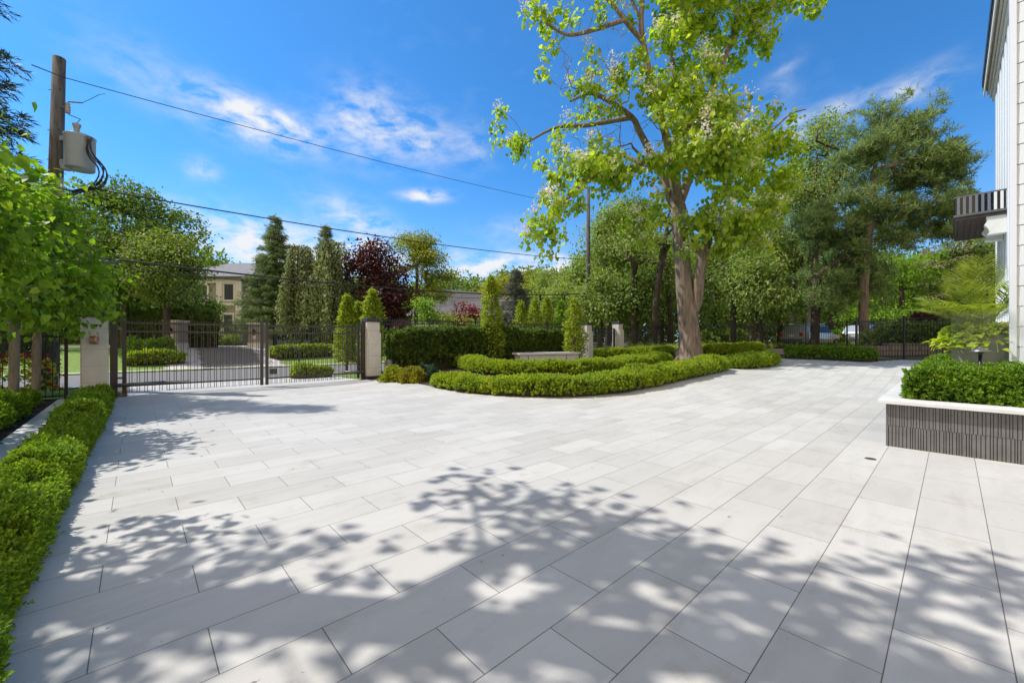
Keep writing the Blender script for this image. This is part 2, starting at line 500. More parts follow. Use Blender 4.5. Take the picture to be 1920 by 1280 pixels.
# leaf shapes: axis along y, facing z, unit length
T_DIA = (np.array([(0, 0, 0), (.28, .45, .07), (0, 1, -.06), (-.28, .45, .07)], float), np.array([(0, 1, 2), (0, 2, 3)]))
T_OVAL = (np.array([(0, 0, 0), (.24, .25, .05), (.26, .62, .06), (0, 1, -.08), (-.26, .62, .06), (-.24, .25, .05)], float),
          np.array([(0, 1, 2, 3), (0, 3, 4, 5)]))
T_HEART = (np.array([(0, 0, 0), (.34, -.06, .04), (.46, .3, .08), (.3, .65, .03), (0, 1.05, -.18), (-.3, .65, .03), (-.46, .3, .08), (-.34, -.06, .04), (0, .45, -.02)], float),
           np.array([(0, 1, 2, 8), (8, 2, 3, 4), (8, 4, 5, 6), (0, 8, 6, 7)]))
T_NEEDLE = (np.array([(-.035, 0, 0), (.035, 0, 0), (.02, 1, -.05), (-.02, 1, -.05)], float), np.array([(0, 1, 2, 3)]))


def sprig(nl, ll, spread, T=T_OVAL, seed=1, whorl=False):
    """a short twig of small leaves"""
    r = np.random.default_rng(seed)
    V = []; Q = []; n = 0
    for k in range(nl):
        t = (k + .5) / nl
        az = k * 2.4 + r.uniform(-.3, .3)
        el = math.radians(75 - 50 * t)
        d = np.array((math.cos(az) * math.sin(el), math.cos(el), math.sin(az) * math.sin(el)))
        p = np.array((0, t, 0))
        up = np.array((0, 1.0, 0)) - d * d[1]
        up /= np.linalg.norm(up) + 1e-6
        x = np.cross(d, up)
        B = np.stack([x, d, up], 0)
        v = T[0] * ll * r.uniform(.8, 1.2) @ B * 1.0 + p
        V.append(v); Q.append(T[1] + n); n += len(v)
    return np.concatenate(V), np.concatenate(Q)


T_SPRIG = sprig(9, .52, 1)
T_SPRIG5 = sprig(5, .62, 1, T_DIA, 3)
T_NSPRAY = sprig(12, .55, 1, (np.array([(-.1, 0, 0), (.1, 0, 0), (0, 1, 0)], float), np.array([(0, 1, 2)])), 4)
_nt = sprig(10, .75, 1, (np.array([(-.085, 0, 0), (.085, 0, 0), (0, 1, 0)], float), np.array([(0, 1, 2)])), 5)
T_PINE = _nt


def nrm(v):
    return v / (np.linalg.norm(v, axis=-1, keepdims=True) + 1e-9)


def scatter(T, P, Fw, Up, S):
    """place template T at P, axis Fw, facing Up, size S"""
    P = np.asarray(P, float); n = len(P)
    Y = nrm(np.asarray(Fw, float))
    X = nrm(np.cross(Y, np.asarray(Up, float)))
    Z = np.cross(X, Y)
    S = np.broadcast_to(np.asarray(S, float), (n,))
    tv, tf = T
    V = P[:, None, :] + S[:, None, None] * (tv[None, :, 0:1] * X[:, None] + tv[None, :, 1:2] * Y[:, None] + tv[None, :, 2:3] * Z[:, None])
    k = len(tv)
    Q = (tf[None] + (np.arange(n) * k)[:, None, None]).reshape(-1, tf.shape[1])
    return V.reshape(-1, 3), Q


def randdir(n):
    return nrm(RNG.normal(size=(n, 3)))


def leaves(name, T, P, Fw, Up, S, mat, parent=None, loc=None):
    V, Q = scatter(T, P, Fw, Up, S)
    return npmesh(name, V, [Q], mat, parent, loc=loc)


# ------------------------------------------------------------------ trees
class Skel:
    def __init__(s):
        s.P = np.zeros((20000, 3)); s.par = np.full(20000, -1); s.fix = np.zeros(20000); s.n = 0

    def node(s, p, par, r=0):
        s.P[s.n] = p; s.par[s.n] = par; s.fix[s.n] = r; s.n += 1
        return s.n - 1

    def chain(s, pts, radii=None, par=-1, sub=3):
        """a limb through pts (smoothly subdivided)"""
        pts = np.asarray(pts, float)
        m = len(pts)
        radii = np.zeros(m) if radii is None else np.asarray(radii, float)
        if par >= 0:
            pts = np.concatenate([s.P[par][None], pts]); radii = np.concatenate([[radii[0] * 1.08], radii]); m += 1
        idx = []
        for i in range(m - 1):
            p0, p1, p2, p3 = pts[max(i - 1, 0)], pts[i], pts[i + 1], pts[min(i + 2, m - 1)]
            for k in range(sub):
                t = k / sub
                if i == 0 and k == 0 and par >= 0: continue
                q = .5 * ((2 * p1) + (-p0 + p2) * t + (2 * p0 - 5 * p1 + 4 * p2 - p3) * t * t + (-p0 + 3 * p1 - 3 * p2 + p3) * t ** 3)
                par = s.node(q, par, radii[i] * (1 - t) + radii[i + 1] * t); idx.append(par)
        par = s.node(pts[-1], par, radii[-1]); idx.append(par)
        return idx

    def nearest(s, p):
        return int(np.argmin(np.linalg.norm(s.P[:s.n] - p, axis=1)))

    def attach(s, p, step=.6, zmin=-1e9, up=.5, wig=.12, arch=.1):
        A = s.P[:s.n]
        df = p - A
        c = np.linalg.norm(df, axis=1) + up * np.maximum(0, -df[:, 2]) + 1e3 * (A[:, 2] < zmin)
        i = int(np.argmin(c))
        L = np.linalg.norm(p - s.P[i])
        k = max(1, int(L / step))
        a = s.P[i].copy()
        side = RNG.normal(size=3) * wig * L
        par = i
        for q in range(1, k + 1):
            t = q / k
            w = math.sin(math.pi * t)
            x = a + (p - a) * t + side * w + np.array((0, 0, arch * L)) * w + RNG.normal(size=3) * step * .10 * (q < k)
            par = s.node(x, par)
        return par

    def radii(s, tip=.012, e=2.4, base=None):
        n = s.n
        acc = np.zeros(n); r = np.zeros(n)
        for i in range(n - 1, -1, -1):
            v = acc[i] ** (1 / e) if acc[i] > 0 else 0
            r[i] = max(tip, v)
            if s.par[i] >= 0: acc[s.par[i]] += r[i] ** e
        if base:
            k = (base - tip) / max(r[0] - tip, 1e-6)
            r = tip + (r - tip) * k
        r = np.where(s.fix[:n] > 0, s.fix[:n], r)
        for i in range(n):
            if s.par[i] >= 0 and r[i] > r[s.par[i]] and s.fix[i] == 0: r[i] = r[s.par[i]] * .8
        return r

    def mesh(s, r, mb, thick=10, thin=4, rmin=0):
        n = s.n
        ch = [[] for _ in range(n)]
        for i in range(n):
            if s.par[i] >= 0: ch[s.par[i]].append(i)
        st = [(i, None) for i in range(n) if s.par[i] < 0]
        while st:
            i, p = st.pop()
            c = [p, i] if p is not None else [i]
            while ch[i]:
                k = max(ch[i], key=lambda q: r[q])
                for q in ch[i]:
                    if q != k: st.append((q, i))
                i = k; c.append(i)
            if len(c) < 2: continue
            rr = r[c].copy()
            if p is not None: rr[0] = rr[1] * 1.1
            if rr.max() < rmin: continue
            mb.tube(s.P[c], rr, thick if rr[min(1, len(rr) - 1)] > .12 else (6 if rr[1] > .05 else thin), cap=False)


def crown_points(ells, n, freq=.5, gap=.45, shell=.55, seed=0):
    """points in a union of ellipsoids (cx,cy,cz,rx,ry,rz[,weight]), thinner inside, with gaps"""
    E = np.array([list(e) + [1] * (7 - len(e)) for e in ells], float)
    w = E[:, 3] * E[:, 4] * E[:, 5]
    w = w ** .8 * E[:, 6]; w /= w.sum()
    out = []
    tot = 0
    while tot < n:
        k = RNG.choice(len(E), size=n * 3, p=w)
        d = randdir(n * 3)
        rad = RNG.uniform(shell ** 3, 1, size=n * 3) ** (1 / 3)
        p = E[k, :3] + d * rad[:, None] * E[k, 3:6]
        keep = vnoise(p, freq, seed) > gap * RNG.uniform(.75, 1.15, len(p))
        p = p[keep]
        out.append(p); tot += len(p)
    return np.concatenate(out)[:n]


def foliage(C, per, spread, T, size, droop=.4, center=None, outw=.5, mat=None, name='foliage', parent=None, flat=.6, upw=1.0):
    n = len(C)
    P = np.repeat(C, per, 0) + RNG.normal(size=(n * per, 3)) * spread * np.array((1, 1, flat))
    k = len(P)
    o = nrm(P - (center if center is not None else C.mean(0)))
    Fw = o * outw + RNG.normal(size=(k, 3)) * .6 + np.array((0, 0, -droop))
    Up = np.array((0, 0, upw)) + RNG.normal(size=(k, 3)) * .55 + o * .4
    return leaves(name, T, P, Fw, Up, RNG.uniform(.7, 1.25, k) * size, mat, parent)


def tree(name, label, base, trunk, ells, ncl, per, spread, size, lmat, bark, T=T_DIA, base_r=.2, freq=.5, gap=.45, group=None, droop=.4, shell=.5,
         zmin=None, step=.7, tip=.012, bare=0, seed=0, cat='tree', up=.5, arch=.08, rmin=.0, flat=.6, jump=None):
    """trunk: list of limbs, each a list of points relative to the base; ells relative to base"""
    base = np.array(base, float)
    t = thing(name, label, cat, base, group)
    sk = Skel()
    idx = None
    for k, limb in enumerate(trunk):
        pts = np.array(limb, float) + base
        if k == 0: sk.chain(pts, None, -1, 3)
        else: sk.chain(pts[1:], None, sk.nearest(pts[0]), 3)
    E = [(e[0] + base[0], e[1] + base[1], e[2] + base[2]) + tuple(e[3:]) for e in ells]
    C = crown_points(E, ncl, freq, gap, shell, seed)
    top = np.array(trunk[0][-1]) + base
    order = np.argsort(np.linalg.norm(C - (base * .4 + top * .6), axis=1))
    zm = base[2] + (zmin if zmin is not None else 0)
    for i in order[::max(1, len(order) // 420)]:
        sk.attach(C[i], step, zm, up, arch=arch)
    r = sk.radii(tip, 2.3, base_r)
    mb = MB(); sk.mesh(r, mb, 10, 4, rmin)
    mb.build('trunk', bark, t, smooth=True)
    cen = np.mean([e[:3] for e in E], 0)
    foliage(C, per, spread, T, size, droop, cen, .5, lmat, 'crown', t, flat)
    return t


def conifer(name, label, base, h, r, lmat, bark, group=None, tiers=26, droop=-.15, size=.3, density=1.0, cat='tree', pw=.9, z0=.05, weeping=False, tr=.18):
    base = np.array(base, float)
    t = thing(name, label, cat, base, group)
    mb = MB()
    mb.tube([base, base + (0, 0, h * .5), base + (0, 0, h)], [tr, tr * .6, .02], 8)
    P = []; Fw = []
    for k in range(tiers):
        f = (k + RNG.uniform(0, .6)) / tiers
        z = h * (z0 + (1 - z0) * f)
        rr = r * (1 - f) ** pw * RNG.uniform(.85, 1.1) + .06
        nb = max(4, int(9 - 4 * f))
        for q in range(nb):
            az = RNG.uniform(0, 6.283)
            L = rr * RNG.uniform(.7, 1.12)
            d = np.array((math.cos(az), math.sin(az), 0))
            sagv = -droop
            ns = max(4, int(L / (size * .42) * density))
            s = (np.arange(ns) + .6) / ns
            pts = base + np.array((0, 0, z)) + d * (L * s)[:, None] + np.array((0, 0, 1.0)) * (sagv * L * (s - 1.35 * s * s))[:, None] * -1
            if weeping:
                pts = base + np.array((0, 0, z)) + d * (L * s ** .7)[:, None] + np.array((0, 0, -1.0)) * (L * .9 * s ** 2.2)[:, None]
            mb.tube(pts, np.linspace(.025, .008, ns), 3, cap=False)
            for sgn in (-1, 0, 1):
                side = np.cross(d, (0, 0, 1)) * sgn
                w = .75 * (1 - .5 * s)
                P.append(pts + side * (w * size * .5)[:, None] + RNG.normal(size=(ns, 3)) * size * .18)
                Fw.append(np.tile(d * .8 + side * .8 + np.array((0, 0, -.25)), (ns, 1)) + RNG.normal(size=(ns, 3)) * .25)
    mb.build('trunk', bark, t, smooth=True)
    P = np.concatenate(P); Fw = np.concatenate(Fw)
    leaves('crown', T_NSPRAY, P, Fw, np.array((0, 0, 1.0)) + RNG.normal(size=P.shape) * .4, RNG.uniform(.7, 1.2, len(P)) * size, lmat, t)
    return t


def columnar(name, label, base, h, r, lmat, n, size, group=None, bark=None, z0=.12, lumps=.4, seed=0, T=T_OVAL, cat='tree', prof=None):
    base = np.array(base, float)
    t = thing(name, label, cat, base, group)
    mb = MB()
    mb.tube([base, base + (0.01, 0, h * .4), base + (0, .02, h * .93)], [.06 * r / .5, .045 * r / .5, .008], 7)
    k = 60
    for q in range(k):
        z = h * (z0 + (.95 - z0) * (q + .5) / k)
        f = z / h
        rr = r * math.sin(math.pi * min(1, max(0.02, (f * .92 + .08)) ** .75)) ** .7 * .8
        az = RNG.uniform(0, 6.28)
        p0 = base + (0, 0, z - rr * .7)
        mb.tube([p0, p0 + (math.cos(az) * rr * .55, math.sin(az) * rr * .55, rr * .6), p0 + (math.cos(az) * rr * .9, math.sin(az) * rr * .9, rr * 1.3)], [.014, .009, .004], 4, cap=False)
    mb.build('trunk', bark or M['bark_twig'], t)
    f = RNG.uniform(0, 1, n) ** .85
    az = RNG.uniform(0, 2 * math.pi, n)
    z = h * (z0 + (1 - z0) * f)
    fr = np.clip(z / h, 0, 1)
    pr = np.sin(np.pi * np.clip(fr * .93 + .07, 0, 1) ** .72) ** .75
    d = np.stack([np.cos(az), np.sin(az), np.zeros(n)], 1)
    lump = .74 + lumps * 2 * (vnoise(np.stack([np.cos(az) * 1.4, np.sin(az) * 1.4, z * 3.0], 1), 1.25, seed) - .38)
    rr = r * pr * lump * (1 - np.abs(RNG.normal(size=n)) * .22)
    P = base + d * rr[:, None] + np.array((0, 0, 1.0)) * z[:, None] + RNG.normal(size=(n, 3)) * size * .5
    Fw = d * .8 + np.array((0, 0, .35)) + RNG.normal(size=(n, 3)) * .55
    Up = d * .7 + np.array((0, 0, .8)) + RNG.normal(size=(n, 3)) * .4
    leaves('crown', T, P, Fw, Up, RNG.uniform(.7, 1.25, n) * size, lmat, t)
    return t


# ------------------------------------------------------------------ hedges
def resample(P, step):
    P = np.asarray(P, float)
    d = np.concatenate([[0], np.cumsum(np.linalg.norm(np.diff(P, axis=0), axis=1))])
    n = max(3, int(d[-1] / step) + 1)
    t = np.linspace(0, d[-1], n)
    return np.stack([np.interp(t, d, P[:, i]) for i in range(P.shape[1])], 1), d[-1]


def smoothpath(P, it=3):
    P = np.asarray(P, float)
    for _ in range(it):
        Q = [P[0]]
        for a, b in zip(P[:-1], P[1:]):
            Q += [a * .75 + b * .25, a * .25 + b * .75]
        Q.append(P[-1]); P = np.array(Q)
    return P


def hedge(name, label, path, hw, h, dens, size, lmat, T=T_SPRIG, lump=.22, lfreq=1.1, seed=0, group=None, cat='hedge', zfun=tzf, square=.55, upb=.5, jit=.06, ends=True, core=.82, smooth=2, bark=None, extra=None, near=None):
    """rounded hedge along a ground path of (x, y)"""
    P2 = smoothpath(np.array([p[:2] for p in path], float), smooth)
    C, L = resample(P2, .12)
    n = len(C)
    tg = nrm(np.gradient(C, axis=0))
    nr = np.stack([tg[:, 1], -tg[:, 0]], 1)
    zz = np.array([zfun(x, y) for x, y in C])
    s = np.linspace(0, L, n)
    hwv = np.broadcast_to(np.asarray(hw, float), (n,)) if np.ndim(hw) < 1 else np.interp(s / L, np.linspace(0, 1, len(hw)), hw)
    hv = np.broadcast_to(np.asarray(h, float), (n,)) if np.ndim(h) < 1 else np.interp(s / L, np.linspace(0, 1, len(h)), h)
    er = hwv * 1.0
    endk = np.sqrt(np.clip(1 - np.clip(1 - np.minimum(s, L - s) / er, 0, 1) ** 2, .02, 1)) if ends else np.ones(n)

    def surf(si, th, k=1.0, lumpon=True):
        """si index float, th 0..pi (0 = right foot, pi = left foot)"""
        i = np.clip(si, 0, n - 1.001); i0 = i.astype(int); f = i - i0

        def lerp(A): return A[i0] * (1 - f if A.ndim == 1 else (1 - f)[:, None]) + A[i0 + 1] * (f if A.ndim == 1 else f[:, None])
        c = lerp(C); q = lerp(nr); z0 = lerp(zz); w = lerp(hwv) * lerp(endk); hh = lerp(hv) * (.55 + .45 * lerp(endk))
        co, si_ = np.cos(th), np.sin(th)
        e = square
        x = np.sign(co) * np.abs(co) ** e * w
        y = np.abs(si_) ** e * hh
        if lumpon:
            pp = np.stack([c[:, 0] + q[:, 0] * x, c[:, 1] + q[:, 1] * x, y], 1)
            m = 1 + lump * (vnoise(pp, lfreq, seed) - .5) * 2 + lump * .6 * (vnoise(pp, lfreq * 3.1, seed + 3) - .5) * 2
            x = x * (1 + (m - 1) * .8); y = y * m
        out = np.empty((len(th), 3))
        out[:, :2] = c + q * (x * k)[:, None]
        out[:, 2] = z0 + y * k
        nn = np.stack([q[:, 0] * x / np.maximum(w, .05) ** 1, q[:, 1] * x / np.maximum(w, .05), y / np.maximum(hh, .05) * .9], 1)
        return out, nrm(nn + 1e-6)
    per = 2 * float(np.mean(hv)) + 2 * float(np.mean(hwv))
    N = int(L * per * dens)
    si = RNG.uniform(0, 1, N)
    if near: si = si ** near
    ssz = np.clip(1.1 - .42 * si, .6, 1.1) if near else np.ones(N)
    si = si * (n - 1)
    th = RNG.uniform(.01, math.pi - .01, N)
    # even out by perimeter: th over a box profile
    k = 1 - np.abs(RNG.normal(size=N)) * jit / max(.1, float(np.mean(hwv)))
    P, nn = surf(si, th, np.clip(k, .55, 1.05))
    hk = (vnoise(P, 6.5, seed + 9) + .35 * (vnoise(P, 15, seed + 4) - .5)) > RNG.uniform(.2, .34, N)
    P, nn, ssz = P[hk], nn[hk], ssz[hk]; N = len(P)
    P = P + nn * ((RNG.uniform(size=N) < .05) * RNG.uniform(0, .06, N))[:, None]
    Fw = nn * .75 + np.array((0, 0, upb)) + RNG.normal(size=(N, 3)) * .42
    Up = np.array((0, 0, 1.0)) + nn * .3 + RNG.normal(size=(N, 3)) * .5
    mid = C[n // 2]
    loc = (mid[0], mid[1], zz[n // 2])
    t = thing(name, label, cat, loc, group)
    leaves('foliage', T, P, Fw, Up, RNG.uniform(.7, 1.25, N) * size * ssz, lmat, t)
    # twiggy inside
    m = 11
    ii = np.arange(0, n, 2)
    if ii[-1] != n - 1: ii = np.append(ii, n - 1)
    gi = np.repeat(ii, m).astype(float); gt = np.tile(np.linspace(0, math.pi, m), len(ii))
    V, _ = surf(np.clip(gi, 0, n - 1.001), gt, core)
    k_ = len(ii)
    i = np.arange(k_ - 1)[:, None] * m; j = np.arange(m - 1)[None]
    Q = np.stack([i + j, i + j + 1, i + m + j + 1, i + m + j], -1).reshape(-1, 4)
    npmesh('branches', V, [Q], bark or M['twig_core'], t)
    return t


def blob_shrub(name, label, base, rx, ry, h, n, size, lmat, T=T_SPRIG, lump=.3, group=None, cat='shrub', seed=0, stems=7):
    base = np.array(base, float)
    t = thing(name, label, cat, base, group)
    d = randdir(n); d[:, 2] = np.abs(d[:, 2]) * 1.05 - .1
    m = 1 + lump * 2 * (vnoise(d * 2, 1.2, seed) - .5)
    k = 1 - np.abs(RNG.normal(size=n)) * .18
    P = base + d * (m * k)[:, None] * np.array((rx, ry, h * .95)) + np.array((0, 0, h * .06))
    Fw = d + np.array((0, 0, .4)) + RNG.normal(size=(n, 3)) * .45
    leaves('foliage', T, P, Fw, np.array((0, 0, 1.0)) + RNG.normal(size=(n, 3)) * .5, RNG.uniform(.7, 1.25, n) * size, lmat, t)
    mb = MB()
    for q in range(stems):
        az = RNG.uniform(0, 6.28); L = RNG.uniform(.55, .85)
        mb.tube([base, base + (math.cos(az) * rx * .3, math.sin(az) * ry * .3, h * .4), base + (math.cos(az) * rx * L, math.sin(az) * ry * L, h * .8)], [.03 * h + .006, .02 * h + .004, .004], 5, cap=False)
    mb.build('stems', M['bark_twig'], t)
    return t


# ================================================================== SETTING
def grid(name, xs, ys, zoff, mat, mask=None, rot=False):
    X, Y = np.meshgrid(xs, ys)
    nx, ny = len(xs), len(ys)
    if rot:
        x, y = SA * X + CA * Y, CA * X - SA * Y
    else:
        x, y = X, Y
    V = np.stack([x.ravel(), y.ravel(), (tz(x, y) + zoff).ravel()], 1)
    i = np.arange(ny - 1)[:, None] * nx; j = np.arange(nx - 1)[None]
    Q = np.stack([i + j, i + j + 1, i + nx + j + 1, i + nx + j], -1).reshape(-1, 4)
    if rot: Q = Q[:, ::-1]
    if mask is not None:
        c = V[Q].mean(1)
        Q = Q[mask(c[:, 0], c[:, 1])]
        u, inv = np.unique(Q, return_inverse=True)
        V = V[u]; Q = inv.reshape(-1, 4)
    o = npmesh(name, V, [Q], mat, smooth=True)
    return tag(o, kind='structure')


def inpoly(x, y, P):
    P = np.asarray(P); r = np.zeros(np.shape(x), bool)
    j = len(P) - 1
    for i in range(len(P)):
        xi, yi = P[i][:2]; xj, yj = P[j][:2]
        c = ((yi > y) != (yj > y)) & (x < (xj - xi) * (y - yi) / (yj - yi + 1e-12) + xi)
        r ^= c; j = i
    return r


ax = np.concatenate([[-900, -500, -250, -150, -100], np.arange(-70, 71, .7), [100, 150, 250, 500, 900]])
ay = np.concatenate([[-300, -100, -50], np.arange(-20, 100, .7), [130, 180, 300, 600, 1200]])
grid('ground', ax, ay, -.07, M['soil'])

# island edge as seen along the foot of the hedges
edge_px = [(702, 714), (745, 717), (800, 724), (850, 734), (900, 741), (1000, 745.5), (1080, 745), (1150, 740), (1260, 722), (1340, 702), (1372, 693),
           (1420, 690), (1466, 683), (1469, 673), (1550, 675), (1637, 680)]
edge = [G(*p)[:2] for p in edge_px]
drive_poly = [AB(-.55, 9)[:2], AB(-.55, -15.2)[:2], AB(-.3, -15.2)[:2], AB(-.3, -19.4)[:2], AB(6.3, -19.4)[:2], AB(6.3, -15.3)[:2]] + \
    [tuple(p + np.array((0, .28))) for p in edge] + [(17.2, 18.0), (18.5, 16.2), AB(24, 3)[:2], AB(8.0, 3)[:2], AB(8.0, 9)[:2]]
aa = np.arange(-6, 27, .2); bb = np.arange(-20, 9.2, .2)
grid('driveway', aa, bb, 0, M['paving'], lambda x, y: inpoly(x, y, drive_poly), rot=True)
bed = [tuple(p) for p in edge] + [(20.5, 24.5), (12, 30), AB(23, -15.6)[:2], AB(6.6, -15.6)[:2]]
grid('garden_soil', np.arange(-7, 23, .25), np.arange(9, 32, .25), -.012, M['mulch'], lambda x, y: inpoly(x, y, bed) & (to_ab(x, y)[1] > -15.7))
# garden bed and stone path on the left
grid('planting_bed_soil', np.arange(-3.4, -.3, .2), np.arange(-15.6, 9, .4), -.015, M['mulch'], rot=True)
grid('path', np.arange(-1.5, -.6, .1), np.arange(-15.7, 9, .4), .004, M['white_stone'], rot=True)
# street with kerbs, beyond it lawns and the neighbour's drive
grid('street', np.arange(-60, 70, .6), np.arange(-27.0, -19.2, .4), -.02, M['asphalt'], rot=True)
grid('kerb', np.arange(-60, 70, .6), np.arange(-27.5, -26.9, .25), .06, M['concrete'], rot=True)
grid('kerb_strip', np.arange(-60, 70, .6), np.array((-19.6, -19.2)), .01, M['concrete'], lambda x, y: (to_ab(x, y)[0] < -.4) | (to_ab(x, y)[0] > 6.4), rot=True)
grid('verge', np.arange(-60, 60, .6), np.arange(-19.2, -15.9, .3), -.03, M['lawn'], lambda x, y: (to_ab(x, y)[0] < -.4) | (to_ab(x, y)[0] > 6.4), rot=True)

nd_l = [G(352, 693)[:2], G(345, 660)[:2]]
D0, D1 = np.array(G(383, 692)[:2]), np.array(G(492, 682)[:2])
D3, D2 = np.array(G(362, 650)[:2]), np.array(G(440, 648)[:2])
drv = [D0, D1, D2 + (D2 - D1) * .8, D3 + (D3 - D0) * .8]
grow = [D0 + (-1.6, -.6), D1 + (1.8, -.6), D2 + (D2 - D1) * .8 + (2.0, 0), D3 + (D3 - D0) * .8 + (-1.2, 0)]
gx = np.arange(-45, 5, .3); gy = np.arange(12, 60, .3)
beyond = lambda x, y: to_ab(x, y)[1] < -27.5
grid('lawn', gx, gy, -.02, M['lawn'], beyond)
grid('driveway_edging', gx, gy, .0, M['concrete'], lambda x, y: inpoly(x, y, grow) & (to_ab(x, y)[1] < -27.1))
grid('neighbour_driveway', gx, gy, .015, M['asphalt_warm'], lambda x, y: inpoly(x, y, drv) & beyond(x, y))
# lane where the cars stand
P0 = np.array((22.0, 31.0))
grid('parking_lane', np.arange(14, 46, .4), np.arange(24, 42, .4), -.03, M['concrete'], lambda x, y: np.abs((y - 31.5) - (x - 24) * -.05) < 2.7)

# ================================================================== LEFT HEDGES, TREES
zL = lambda x, y: 0.0
hedge('hedge', 'low bumpy clipped box hedge along the left edge of the white driveway', [AB(-.70, b) for b in np.arange(-14.9, -.5, 1.0)], .225, .37, 5600, .058, LM['box_left'],
      lump=.36, lfreq=.95, seed=2, upb=.45, jit=.05, smooth=1, square=.6, near=.55)
hedge('hedge', 'wide low box hedge under the young trees left of the stone path', [AB(-2.26, b) for b in np.arange(-15.0, -2, 1.0)], .62, .42, 1000, .09, LM['box_left'],
      lump=.36, lfreq=.9, seed=5, upb=.45, smooth=1, square=.6)


def linden(label, x, y, h, r, cb, ncl, per, size, seed, group='young lindens along the left bed', ytop=None):
    e = []
    g = np.random.default_rng(seed)
    for k in range(9):
        az = k * 2.4 + g.uniform(-.4, .4); f = (k + .5) / 9
        z = cb + (h - cb) * (.12 + .76 * f)
        rr = r * (.62 - .35 * f)
        e.append((math.cos(az) * rr, math.sin(az) * rr, z, r * .55, r * .55, (h - cb) * .2))
    e.append((0, 0, cb + (h - cb) * .5, r * .5, r * .5, (h - cb) * .48))
    return tree('linden_tree', label, (x, y, 0), [[(0, 0, 0), (.03, 0, h * .3), (0, .03, h * .6), (.02, 0, h * .92)]], e, ncl, per, .2, size, LM['linden'], M['bark_linden'],
                T=T_HEART, base_r=.085, freq=1.5, gap=.42, group=group, droop=.55, shell=.35, zmin=cb * .8, step=.35, tip=.006, seed=seed, flat=.7)


linden('young linden with pale trunk nearest the left gate pillar, bright heart shaped leaves', -11.72, 10.0, 5.0, 1.36, 1.8, 300, 16, .118, 3)
linden('young linden second from the gate pillar, trunk rising from the box hedge', -10.8, 8.8, 5.3, 1.5, 1.75, 330, 16, .118, 4)
linden('linden cut by the left edge of the photo, crown nearer the camera', -8.8, 5.85, 5.0, 1.5, 1.8, 300, 15, .118, 7)
linden('nearest linden, only its large leaf tips showing at the upper left corner', -5.95, 2.95, 5.6, 1.4, 2.3, 150, 7, .115, 9)
# tall tree left of the camera that throws the big soft shade on the paving
tree('shade_tree', 'tall broad tree left of the view shading the near paving', (-9.2, 3.0, 0), [[(0, 0, 0), (.3, .2, 2.6), (1.2, .3, 5.2), (2.4, .3, 7.9)], [(1.2, .3, 5.2), (4, .2, 6.5), (7.5, -.4, 7.4)], [(.5, .2, 3.6), (3, -1, 5.8), (6, -2.6, 6.6)]],
     [(1.2, .85, 7.7, 1.5, .9, .7, .7), (3.9, 1.75, 7.7, .95, .95, .5, 2.4), (4.3, .1, 7.7, 1.5, 1.3, .7, .42), (5.8, -.1, 7.6, 1.7, 1.35, .6, .75), (7.4, -.4, 7.5, 1.5, 1.2, .5), (9.0, -.8, 7.4, 1.4, 1.1, .4), (4.7, -1.6, 7.2, 3.0, .9, .5, .6), (8.0, -1.8, 7.1, 2.4, .9, .5)],
     240, 22, .26, .135, LM['maple'], M['bark_dark'], T=T_HEART, base_r=.3, freq=1.5, gap=.56, droop=.4, shell=.2, zmin=3.5, seed=21)
conifer('spruce_tree', 'tall dark spruce at the far left, drooping branch tips against the sky', (-16.0, 11.5, -.0), 16.8, 2.5, LM['spruce_dark'], M['bark_dark'], tiers=34, size=.33, droop=-.25, density=1.3)

# ================================================================== GATE
def pillar(label, a, b, h, lamp=False, w=.5):
    x, y, _ = AB(a, b)
    z = tzf(x, y)
    t = thing('stone_gate_pillar', label, 'pillar', (x, y, z), 'limestone gate pillars')
    m = MB(); m.bevbox(a - .25, a + .25, b - .27, b + .22, z - .1, z + h - .14, .01)
    for k in range(1, 5):
        pass
    m.build('shaft', M['limestone'], t)
    m = MB(); m.bevbox(a - .22, a + .27, b + .223, b + .30, z - .1, z + h * .76, .008); m.build('front_slab', M['limestone'], t)
    m = MB()
    for q in (.19, .38, .57):
        m.abox(a - .2215, a + .2715, b + .222, b + .3015, z + h * q, z + h * q + .006)
    for q in (.3, .58, .8):
        m.abox(a - .2515, a + .2515, b - .2715, b + .2215, z + h * q, z + h * q + .006)
    m.build('joints', M['joint'], t)
    m = MB(); m.bevbox(a - .29, a + .29, b - .31, b + .33, z - .1, z + .13, .01); m.build('plinth', M['dark_metal'] if False else M['cap'], t) if not lamp else None
    m = MB(); m.bevbox(a - .27, a + .27, b - .29, b + .26, z + h - .14, z + h, .01); m.build('cap', M['cap'], t)
    return t, z


GB = -15.5
pL, zl = pillar('left gate pillar of pale limestone with a copper lamp, beside the linden leaves', -.82, GB + .1, 2.28, True)
pR, zr = pillar('right gate pillar of pale limestone with dark cap, at the end of the tall hedge', 6.72, GB + .1, 2.35)
pillar('pale pillar left of the small walk gate, half behind the slim hornbeam', 20.5, GB + .1, 2.35)
pillar('pale pillar right of the small walk gate, far end of the tall hedge', 24.0, GB + .1, 2.2)

